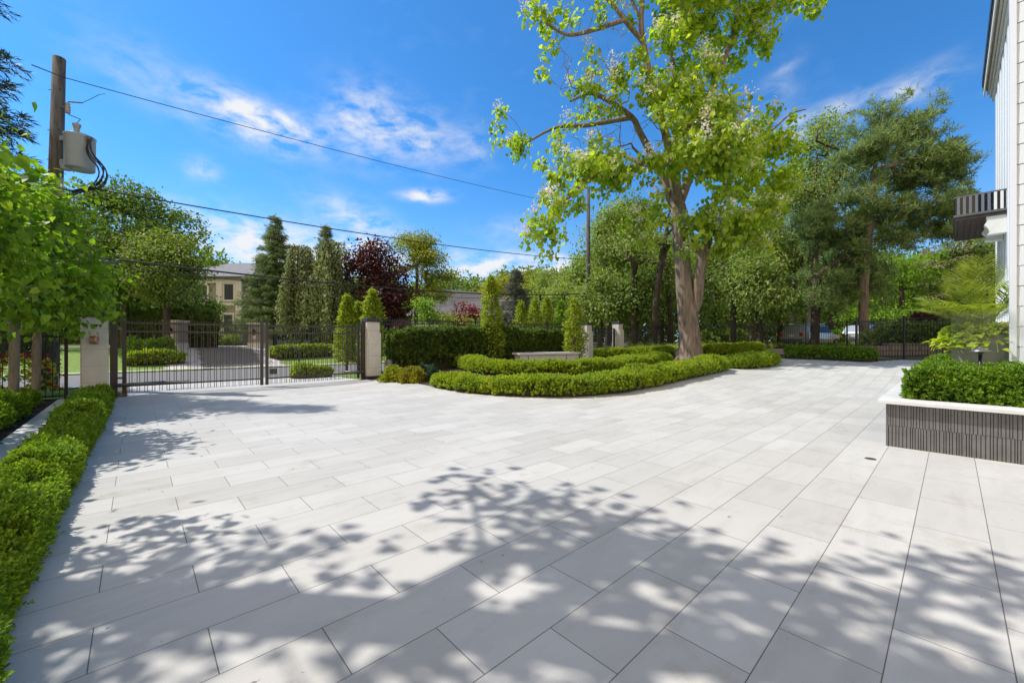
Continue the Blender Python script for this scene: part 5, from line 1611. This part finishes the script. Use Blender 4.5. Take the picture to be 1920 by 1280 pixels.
# woodland centre and right
wood = [
    (1012, 54, 494, 150, 'elm', 'rounded elm left of the distant utility pole', .1, 0),
    (1088, 46, 462, 130, 'elm', 'elm behind the distant utility pole', .12, .5),
    (1058, 38, 528, 110, 'elm', 'low grey green elm above the slim hornbeam by the walk gate', .1, 0),
    (1140, 40, 375, 150, 'elm', 'airy tall elm left of the catalpa trunk', .42, .8),
    (1195, 44, 360, 140, 'elm_dark', 'dark stemmed woodland tree close left of the catalpa trunk', .4, -.6),
    (1125, 34, 500, 120, 'elm', 'leafy elm just behind the left walk gate pillar', .2, .4),
    (1190, 33, 490, 120, 'elm_dark', 'leafy dark woodland tree behind the right walk gate pillar', .25, .3),
    (1240, 36, 440, 120, 'elm', 'slender elm half hidden by the catalpa trunk', .25, .6),
    (1340, 38, 440, 150, 'elm_dark', 'dark green woodland tree just right of the catalpa trunk', .18, .2),
    (1385, 34, 500, 140, 'elm', 'pale elm low crown right of the catalpa second stem', .2, 0),
    (1420, 42, 400, 150, 'elm', 'tall elm behind the lower right catalpa branches', .25, .3),
    (1425, 29.5, 455, 150, 'elm', 'dense pale elm left of the parked silver car', .2, .3),
    (1520, 36, 206, 190, 'elm', 'tallest pale elm with curved limbs left of the pine', .5, .8),
    (1490, 38, 330, 130, 'elm', 'grey green elm crown at the right edge of the catalpa', .35, -.6),
    (1560, 46, 420, 180, 'elm_dark', 'dark woodland tree behind the two pine trunks', .1, 0),
    (1590, 38, 470, 120, 'elm_dark', 'shaded tree between the two parked cars', .22, 0),
    (1690, 40, 470, 170, 'bright', 'bright green maple right of the pale pine trunk', .16, 0),
    (1745, 44, 462, 150, 'bright', 'bright green maple left of the balcony above the cream blossom bush', .16, 0),
    (1660, 33, 545, 120, 'bright', 'sunlit low maple right behind the pale pine trunk', .22, 0),
    (1860, 40, 440, 190, 'elm_dark', 'dark tree half hidden behind the white house', .1, 0),
]
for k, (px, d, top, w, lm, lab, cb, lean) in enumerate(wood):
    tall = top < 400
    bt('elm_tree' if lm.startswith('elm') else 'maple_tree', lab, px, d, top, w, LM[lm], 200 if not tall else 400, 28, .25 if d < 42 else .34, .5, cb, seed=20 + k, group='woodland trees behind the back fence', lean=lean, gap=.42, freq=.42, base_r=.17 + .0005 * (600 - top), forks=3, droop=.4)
# dark bare stems standing in the woodland
for k, (px, d, top, dx, lab) in enumerate(((1226, 31, 380, 36, 'leaning dark trunk just left of the catalpa trunk'), (1188, 32, 430, 4, 'straight dark trunk behind the right walk gate pillar'), (1258, 33, 470, -8, 'thin dark trunk touching the left side of the catalpa'),
                                        (1375, 30.5, 470, 6, 'thin brown trunk behind the fence right of the catalpa'), (1410, 31, 500, 2, 'pale thin trunk behind the fence in the middle of the wood'), (1462, 31, 560, 8, 'stout dark trunk left of the silver car'))):
    x = (px - 960) / F * d; z = tzf(x, d); h = EYE + (640 - top) * d / F - z; D = dx * d / F
    tree('woodland_trunk', lab, (x, d, z), [[(0, 0, 0), (D * .1, 0, h * .3), (D * .5, .2, h * .65), (D, .3, h)]], [(D, .3, h * .95, 1.6, 1.2, 1.3), (D * .6, 0, h * .75, 1.4, 1.2, 1.0)], 45, 20, .35, .24, LM['elm'], M['bark_dark'] if k != 4 else M['bark_pine'],
         base_r=.24 if k < 2 else .19, zmin=h * .4, step=.7, seed=90 + k, group='dark trunks in the woodland')


def pine(label, px, d, top, seed, limbs, bark, rb, lt):
    x = (px - 960) / F * d; z = tzf(x, d)
    base = np.array((x, d, z))
    t = thing('pine_tree', label, 'pine', base, 'pines behind the back fence')
    sk = Skel()
    sk.chain([base] + [W(*q) for q in lt], None, -1, 4)
    tips = []
    g = np.random.default_rng(seed)
    for lim in limbs:
        pts = [W(*q) for q in lim]
        sk.chain(pts[1:], None, sk.nearest(pts[0]), 4)
    # flat pads of needles along the limbs
    pads = []
    for (px_, py_, rx, ry, dd, nn) in pads_def[seed]:
        c = W(px_, py_, d + dd); k = d / F
        q = g.normal(size=(nn, 3)) * .5
        pads.append(c + q * np.array((rx * k, rx * k * .9, ry * k)))
    pads = np.concatenate(pads)
    for i in np.argsort(np.linalg.norm(pads - W(lt[-1][0], lt[-1][1] + 120, d), axis=1)):
        sk.attach(pads[i], .5, z + (EYE + (640 - 520) * d / F - z), .2, arch=.05)
    r = sk.radii(.012, 2.3, rb)
    m = MB(); sk.mesh(r, m, 12, 4); m.build('trunk', bark, t, True)
    per = 15
    P = np.repeat(pads, per, 0) + RNG.normal(size=(len(pads) * per, 3)) * (.27, .27, .11)
    leaves('crown', T_PINE, P, RNG.normal(size=P.shape) * .7 + (0, 0, .55), randdir(len(P)), RNG.uniform(.3, .5, len(P)), LM['pine'], t)


pads_def = {
    1: [(1700, 250, 50, 40, 0, 40), (1660, 230, 60, 40, 1, 40), (1640, 270, 40, 30, -1, 22), (1620, 300, 40, 24, 0, 20), (1720, 300, 50, 30, 0, 30), (1755, 300, 40, 22, -1, 28), (1780, 285, 22, 22, -1, 16), (1740, 330, 60, 26, 0, 34), (1690, 340, 50, 20, 1, 22), (1780, 330, 26, 16, 0, 10),
        (1700, 390, 70, 16, -1, 30), (1750, 400, 50, 16, 0, 24), (1660, 410, 40, 16, 0, 16), (1720, 430, 60, 16, 1, 26), (1600, 370, 30, 16, -1, 12), (1610, 410, 36, 16, 0, 14), (1680, 455, 60, 16, 0, 22), (1770, 440, 30, 20, 1, 16), (1590, 440, 40, 20, 0, 16), (1640, 350, 40, 20, 1, 14), (1775, 380, 30, 20, 0, 14)],
    2: [(1530, 430, 50, 22, 0, 30), (1560, 450, 50, 24, 1, 26), (1580, 480, 50, 24, 0, 24), (1570, 520, 60, 22, 0, 22), (1540, 400, 30, 20, 0, 16), (1600, 510, 40, 40, 1, 26), (1560, 560, 60, 30, 0, 30), (1630, 530, 40, 30, 1, 18)]}
pine('tall pine with pale straight trunk right of the silver car', 1620, 27, 200, 1,
     [[(1632, 400, 27), (1600, 350, 27.3), (1580, 375, 27.4)], [(1636, 372, 27), (1612, 352, 26.4), (1560, 385, 25.8)], [(1640, 330, 27), (1690, 305, 26.8), (1740, 290, 26.6), (1780, 262, 26.5), (1800, 256, 26.5)],
      [(1635, 370, 27), (1690, 385, 26.2), (1750, 420, 25.8)], [(1632, 420, 27), (1690, 440, 27.6), (1760, 440, 28)], [(1648, 260, 27), (1690, 235, 27.4)], [(1650, 240, 27), (1620, 225, 26.5)], [(1628, 460, 27), (1680, 500, 26.6)]],
     M['bark_pine'], .27, [(1619, 560, 27), (1623, 480, 27), (1632, 400, 27), (1640, 320, 27), (1652, 240, 27), (1660, 205, 27)])
pine('darker pine with shaded trunk beside the silver car', 1528, 27.5, 380, 2,
     [[(1530, 520, 27.5), (1570, 490, 27), (1610, 470, 26.8)], [(1530, 490, 27.5), (1490, 480, 27), (1470, 490, 27)]],
     M['bark_dark'], .25, [(1530, 560, 27.5), (1531, 480, 27.5), (1535, 420, 27.5), (1538, 395, 27.5)])
x_ = hx(1813, 52)
conifer('spruce_tree', 'spruce tip showing beside the balcony of the white house', (x_, 52, tzf(x_, 52)), EYE + 303 * 52 / F - 1.1, 5.2, LM['spruce'], M['bark_dark'], tiers=32, size=.55, droop=-.1)
tr_ = bt('elder_bush', 'tall bush with flat cream flower clusters behind the potted palm', 1805, 26, 452, 150, LM['maple'], 150, 30, .24, .4, .05, seed=60, base_r=.12, cat='bush')
E_ = OFF[tr_]
n = 26
fc = np.stack([W(RNG.uniform(1735, 1850), RNG.uniform(455, 560), RNG.uniform(23.4, 24.6)) for _ in range(n)])
P = np.repeat(fc, 22, 0) + RNG.normal(size=(n * 22, 3)) * (.3, .3, .05)
leaves('blossom', T_OVAL, P, randdir(len(P)), (0, 0, 1) + randdir(len(P)) * .5, .17, LM['cream'], tr_)
for (px, py, d, rx, h, lm, lab) in ((1740, 640, 22.5, 1.6, 2.0, 'purple', 'pink red shrub behind the right fence above the dark hedge'), (1690, 650, 24, 1.2, 1.5, 'bright', 'bright green shrub behind the fence right of the pale pine trunk'),
                                   (1655, 650, 23.5, .9, 1.4, 'elm', 'grey green shrub in front of the second parked car'), (1720, 640, 25.5, 1.2, 2.0, 'rust', 'orange brown shrub behind the right fence'), (1560, 655, 31, 1.0, 1.2, 'bright', 'small bright shrub between the parked cars'), (1375, 650, 33, 1.6, 1.4, 'elm', 'low pale shrub behind the fence right of the catalpa'), (1330, 655, 30.5, 1.2, 1.5, 'elm_dark', 'dark low shrub at the fence right of the catalpa trunk')):
    x = (px - 960) / F * d
    blob_shrub('shrub', lab, (x, d, tzf(x, d)), rx, rx, h, 700, .24, LM[lm], seed=px)
hedge('hedge', 'dark clipped hedge behind the fence at the far right end of the driveway', [(19.6, 21.6), (21.5, 21.2), (24.2, 20.6)], .6, 1.25, 150, .22, LM['elm_dark'], seed=91, square=.35, lump=.08)
# low stone edging under the right fence
t = thing('stone_edging', 'low rough tan stone retaining wall under the right fence', 'wall', (18.2, 19.0, tzf(18.2, 19.0)))
m = MB()
Pe = [(16.2, 20.2), (18.2, 19.8), (22.5, 19.0)]
for (A, B) in zip(Pe[:-1], Pe[1:]):
    A = np.array(A); B = np.array(B); u = (B - A) / np.linalg.norm(B - A); c = (A + B) / 2; z = tzf(*c)
    m.box((c[0], c[1], z + .12), (np.linalg.norm(B - A) / 2, .25, .36), (*u, 0), (-u[1], u[0], 0))
m.build('wall', M['stone_wall'], t)
# far wood closing the view
n = 60000
px_ = RNG.uniform(-300, 2300, n); dd = RNG.uniform(72, 84, n)
x = (px_ - 960) / F * dd
hh = 6.5 + 7.5 * vnoise(np.stack([x, dd * .3, 0 * x], 1), .11, 7) + 4 * vnoise(np.stack([x, dd, 0 * x], 1), .35, 8) + np.where(px_ > 1080, 4.5, 0) + np.where(px_ < 420, 2, 0)
P = np.stack([x, dd, hh * RNG.uniform(0, 1, n) ** .85 + .3], 1)
fw = leaves('far_woods', T_SPRIG5, P, randdir(n) + (0, 0, .3), (0, -.4, 1) + randdir(n) * .5, RNG.uniform(.9, 1.7, n), LM['elm_dark'])
tag(fw, 'far band of woodland closing the view behind the gardens', 'woods', kind='stuff')
# grass tufts on the far lawn and weeds at the back fence
n = 9000
px_ = RNG.uniform(1180, 1640, n); dd = RNG.uniform(28, 40, n); x = (px_ - 960) / F * dd
P = np.stack([x, dd, tz(x, dd) - .05], 1)
gr = leaves('woodland_grass', T_SPRIG5, P, (0, 0, 1) + randdir(n) * .6, randdir(n), RNG.uniform(.15, .4, n), LM['elm'])
tag(gr, 'rough grass and ground cover under the trees behind the back fence', 'grass', kind='stuff')


# ================================================================== CARS
def car(label, x, y, head, paint, L=4.6, Wd=1.85, H=1.68):
    z = tzf(x, y)
    t = thing('parked_car', label, 'car', (x, y, z), 'cars parked behind the back fence')
    f = np.array((math.sin(head), math.cos(head), 0)); l = np.array((-f[1], f[0], 0)); k = np.array((0, 0, 1.))
    o = np.array((x, y, z))
    P = lambda a, b, c: o + f * a + l * b + k * c
    hw = Wd / 2
    S = [(-L / 2, .84, .45, .95, 1.0, .9), (-L / 2 + .12, .95, .35, 1.02, 1.15, .88), (-L / 2 + .55, 1, .3, 1.04, H - .06, .74), (-L / 2 + 1.3, 1, .28, 1.03, H, .76), (-.1, 1, .28, 1.02, H, .76), (.55, 1, .28, 1.0, H - .08, .76), (1.25, 1, .28, .98, 1.06, .84), (1.9, .97, .32, .92, .96, .82), (L / 2 - .1, .86, .38, .78, .82, .8), (L / 2, .78, .45, .68, .72, .75)]
    m = MB(); V = []
    for (a, w, zb, zm, zt, wr) in S:
        V += [P(a, -hw * w * .95, zb), P(a, -hw * w, (zb + zm) / 2), P(a, -hw * w * .97, zm), P(a, -hw * w * wr, zt), P(a, -hw * w * wr * .6, zt + .03), P(a, hw * w * wr * .6, zt + .03), P(a, hw * w * wr, zt), P(a, hw * w * .97, zm), P(a, hw * w, (zb + zm) / 2), P(a, hw * w * .95, zb)]
    n_ = 10; Q = []
    for i in range(len(S) - 1):
        for j in range(n_): Q.append((i * n_ + j, i * n_ + (j + 1) % n_, (i + 1) * n_ + (j + 1) % n_, (i + 1) * n_ + j))
    e0 = len(S) * n_
    V += [P(-L / 2, 0, .8), P(L / 2, 0, .6)]
    T3 = []
    for j in range(n_): T3.append((e0, (j + 1) % n_, j)); q = (len(S) - 1) * n_; T3.append((e0 + 1, q + j, q + (j + 1) % n_))
    m.add(V, Q, T3); m.build('body', paint, t, False)

    def quad(name, pts, mat):
        m = MB(); c = sum(pts) / 4; nn = np.cross(pts[1] - pts[0], pts[2] - pts[0]); nn /= np.linalg.norm(nn)
        m.hexa(list(p - nn * .01 for p in pts) + list(p + nn * .012 for p in pts)); m.build(name, mat, t)
    quad('rear_window', [P(-L / 2 + .17, -hw * .78, 1.1), P(-L / 2 + .17, hw * .78, 1.1), P(-L / 2 + .5, hw * .66, H - .14), P(-L / 2 + .5, -hw * .66, H - .14)], M['glass_dark'])
    quad('windscreen', [P(1.2, hw * .78, 1.08), P(1.2, -hw * .78, 1.08), P(.62, -hw * .68, H - .12), P(.62, hw * .68, H - .12)], M['glass_dark'])
    for s in (-1, 1):
        for (a0, a1, a2, a3) in ((-L / 2 + .75, -L / 2 + 1.5, -L / 2 + 1.5, -L / 2 + .95), (-L / 2 + 1.58, -.02, -.05, -L / 2 + 1.6), (.06, 1.02, .52, .06)):
            quad('side_window', [P(a0, s * hw * .965, 1.09), P(a1, s * hw * .965, 1.09), P(a2, s * hw * .80, H - .12), P(a3, s * hw * .80, H - .12)], M['glass_dark'])
        m = MB(); m.box(P(-L / 2 + .03, s * hw * .76, .93), (.06, .12, .12), f, l); m.build('tail_lamp', M['red_lamp'], t)
        for a in (-L / 2 + .85, L / 2 - .85):
            c = P(a, s * (hw - .1), .34)
            m = MB()
            ang = np.arange(20) * 2 * math.pi / 20
            Vt = []
            for (r_, w_) in ((.2, .11), (.31, .12), (.34, .08), (.34, -.08), (.31, -.1), (.1, -.1)):
                Vt += [c + l * s * w_ + f * r_ * math.cos(q) + k * r_ * math.sin(q) for q in ang]
            Q = [(i * 20 + j, i * 20 + (j + 1) % 20, (i + 1) * 20 + (j + 1) % 20, (i + 1) * 20 + j) for i in range(5) for j in range(20)]
            m.add(Vt, Q); wh = m.build('wheel', M['tyre'], t, True)
            m = MB(); Vt = [c + l * s * .115 + f * .21 * math.cos(q) + k * .21 * math.sin(q) for q in ang] + [c + l * s * .09]
            m.add(Vt, (), [(20, j, (j + 1) % 20) for j in range(20)]); m.build('rim', M['rim'], wh)
    m = MB(); m.box(P(-L / 2 - .02, 0, .5), (.06, hw * .8, .14), f, l); m.build('rear_bumper', M['dark_metal'], t)
    m = MB(); m.box(P(-L / 2 - .015, 0, .86), (.02, .17, .07), f, l); m.build('number_plate', M['plate'], t)
    m = MB()
    for s in (-1, 1): m.box(P(-.5, s * hw * .62, H + .05), (1.1, .02, .02), f, l)
    m.build('roof_rails', M['rim'], t)
    return t


car('silver estate car with red tail lamps behind the fence at the dark pine trunk', W(1520, 640, 30)[0], 30.0, math.radians(66), M['car_silver'])
car('pale blue grey car partly hidden by the pale pine trunk', W(1630, 640, 31)[0], 31.0, math.radians(64), M['car_blue'])

# ================================================================== LIGHT, SKY, CAMERA
SUN = np.array((-.976, .215)); SUN /= np.linalg.norm(SUN)
EL = math.radians(54)
sd = Vector((SUN[0] * math.cos(EL), SUN[1] * math.cos(EL), math.sin(EL)))
li = bpy.data.lights.new('sun', 'SUN'); li.energy = 3.9; li.angle = math.radians(.53); li.color = (1, .96, .9)
lo = bpy.data.objects.new('sun', li); COL.objects.link(lo)
lo.rotation_euler = sd.to_track_quat('Z', 'Y').to_euler()
lo.location = (-30, 10, 40)

w = bpy.data.worlds.new('World'); scene.world = w; w.use_nodes = True
nt = w.node_tree
for q in list(nt.nodes): nt.nodes.remove(q)
L = nt.links.new
out = nt.nodes.new('ShaderNodeOutputWorld')
bg = nt.nodes.new('ShaderNodeBackground'); bg.inputs['Strength'].default_value = .1
sky = nt.nodes.new('ShaderNodeTexSky'); sky.sky_type = 'NISHITA'; sky.sun_disc = False
sky.sun_elevation = EL; sky.sun_rotation = math.atan2(SUN[0], SUN[1])
sky.air_density = 1.0; sky.dust_density = .3; sky.ozone_density = 3.0; sky.altitude = 100
tcw = nt.nodes.new('ShaderNodeTexCoord')
sp = nt.nodes.new('ShaderNodeSeparateXYZ'); L(tcw.outputs['Generated'], sp.inputs[0])


def mt(op, a, b=None, c=None, clamp=False):
    n_ = nt.nodes.new('ShaderNodeMath'); n_.operation = op; n_.use_clamp = clamp
    for i, v in enumerate((a, b, c)):
        if v is None: continue
        if isinstance(v, (int, float)): n_.inputs[i].default_value = v
        else: L(v, n_.inputs[i])
    return n_.outputs[0]


azs = mt('ARCTAN2', sp.outputs['X'], sp.outputs['Y'])
els = mt('ARCSINE', sp.outputs['Z'])
# wispy fair weather clouds: (azimuth, elevation, half length, half height, tilt, amount), in degrees
def ae(px, py):
    a = math.atan((px - 960) / F); return a, math.atan((640 - py) / F * math.cos(a))


clouds = [(505, 232, 85, 24, -12, 1.8), (400, 205, 150, 30, -22, .5), (640, 235, 40, 26, 0, .45), (700, 235, 70, 48, -8, .95), (800, 262, 45, 34, 0, .75), (885, 275, 30, 30, 0, .5), (250, 160, 110, 26, -20, .25),
          (800, 368, 38, 9, 2, 1.5), (670, 408, 75, 26, -15, .75), (500, 462, 170, 42, -4, 1.5), (930, 505, 120, 26, 0, 1.3), (1040, 500, 110, 20, 0, .9), (690, 470, 60, 30, 0, 1.1), (380, 320, 30, 18, 0, .7),
          (1700, 172, 75, 22, 12, .9), (1590, 195, 50, 16, 8, .7), (1500, 235, 40, 25, 0, .6), (1460, 170, 30, 20, 0, .35), (960, 430, 60, 20, 0, .3), (1470, 130, 30, 10, 20, .3)]
tot = None
for (px, py, rx, ry, tilt, amt) in clouds:
    a0, e0 = ae(px, py)
    kx = math.cos(a0) ** 2 / F; ky = math.cos(a0) / F
    rx_, ry_ = rx * kx * 1.05, ry * ky * 1.05
    ct, st = math.cos(math.radians(tilt)), math.sin(math.radians(tilt))
    da = mt('SUBTRACT', azs, a0); de = mt('SUBTRACT', els, e0)
    u = mt('ADD', mt('MULTIPLY', da, ct / rx_), mt('MULTIPLY', de, st / rx_))
    v = mt('ADD', mt('MULTIPLY', da, -st / ry_), mt('MULTIPLY', de, ct / ry_))
    g_ = mt('MULTIPLY', mt('EXPONENT', mt('MULTIPLY', mt('ADD', mt('MULTIPLY', u, u), mt('MULTIPLY', v, v)), -1.0)), amt)
    tot = g_ if tot is None else mt('ADD', tot, g_)
cv = nt.nodes.new('ShaderNodeCombineXYZ')
L(mt('ADD', mt('MULTIPLY', azs, 15.0), mt('MULTIPLY', els, 8.0)), cv.inputs[0]); L(mt('SUBTRACT', mt('MULTIPLY', els, 32.0), mt('MULTIPLY', azs, 4.0)), cv.inputs[1]); cv.inputs[2].default_value = 2.3
nz = nt.nodes.new('ShaderNodeTexNoise'); nz.inputs['Scale'].default_value = 1.0; nz.inputs['Detail'].default_value = 9; nz.inputs['Roughness'].default_value = .58; nz.inputs['Distortion'].default_value = .25
L(cv.outputs[0], nz.inputs['Vector'])
wis = mt('MULTIPLY', mt('SUBTRACT', nz.outputs['Fac'], .36), 3.2, clamp=True)
alpha = mt('MULTIPLY', mt('MULTIPLY', tot, wis), 1.0, clamp=True)
# slight general veil
nz2 = nt.nodes.new('ShaderNodeTexNoise'); nz2.inputs['Scale'].default_value = .6; nz2.inputs['Detail'].default_value = 6; L(cv.outputs[0], nz2.inputs['Vector'])
alpha = mt('ADD', alpha, mt('MULTIPLY', mt('SUBTRACT', nz2.outputs['Fac'], .58), .25, clamp=True))
# added warm ambient fill in the unseen sky behind the camera, broken like cloud
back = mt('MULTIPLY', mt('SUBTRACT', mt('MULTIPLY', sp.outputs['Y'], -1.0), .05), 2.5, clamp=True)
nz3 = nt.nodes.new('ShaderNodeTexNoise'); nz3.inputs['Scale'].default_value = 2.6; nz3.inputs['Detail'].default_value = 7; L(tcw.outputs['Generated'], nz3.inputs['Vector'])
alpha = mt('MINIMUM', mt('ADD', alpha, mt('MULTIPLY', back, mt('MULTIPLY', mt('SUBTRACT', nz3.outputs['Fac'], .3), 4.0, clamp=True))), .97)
hs = nt.nodes.new('ShaderNodeHueSaturation'); hs.inputs['Saturation'].default_value = 1.0; hs.inputs['Value'].default_value = 1.0
tn = nt.nodes.new('ShaderNodeMix'); tn.data_type = 'RGBA'; tn.blend_type = 'MULTIPLY'; tn.inputs['Factor'].default_value = 1
L(sky.outputs[0], tn.inputs['A']); tn.inputs['B'].default_value = (.46, 1.16, 1.66, 1)
L(tn.outputs['Result'], hs.inputs['Color'])
hz_ = mt('SUBTRACT', 1.0, mt('MULTIPLY', mt('ABSOLUTE', els), 2.4), clamp=True)
alpha = mt('MINIMUM', mt('ADD', alpha, mt('MULTIPLY', mt('MULTIPLY', hz_, hz_), .42)), .97)
mx = nt.nodes.new('ShaderNodeMix'); mx.data_type = 'RGBA'
L(alpha, mx.inputs['Factor']); L(hs.outputs[0], mx.inputs['A']); mx.inputs['B'].default_value = (7.3, 7.4, 7.6, 1)
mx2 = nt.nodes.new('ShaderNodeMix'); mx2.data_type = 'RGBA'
L(mt('MULTIPLY', back, mt('MULTIPLY', mt('SUBTRACT', nz3.outputs['Fac'], .3), 4.0, clamp=True)), mx2.inputs['Factor']); L(mx.outputs['Result'], mx2.inputs['A']); mx2.inputs['B'].default_value = (10.4, 8.3, 5.8, 1)  # colour of the added back-sky fill, brighter and warmer than the visible clouds
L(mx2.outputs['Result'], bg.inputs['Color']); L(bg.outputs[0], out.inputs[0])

cam = bpy.data.cameras.new('camera'); co = bpy.data.objects.new('camera', cam); COL.objects.link(co)
co.location = (0, 0, EYE); co.rotation_euler = (math.radians(90), 0, 0)
cam.sensor_width = 36; cam.sensor_fit = 'HORIZONTAL'; cam.lens = 36 * F / 1920; cam.clip_end = 3000; cam.clip_start = .05
scene.camera = co
scene.view_settings.view_transform = 'Standard'; scene.view_settings.look = 'None'
scene.view_settings.exposure = .3; scene.view_settings.gamma = 1
scene.cycles.max_bounces = 6; scene.cycles.transparent_max_bounces = 12; scene.cycles.transmission_bounces = 4
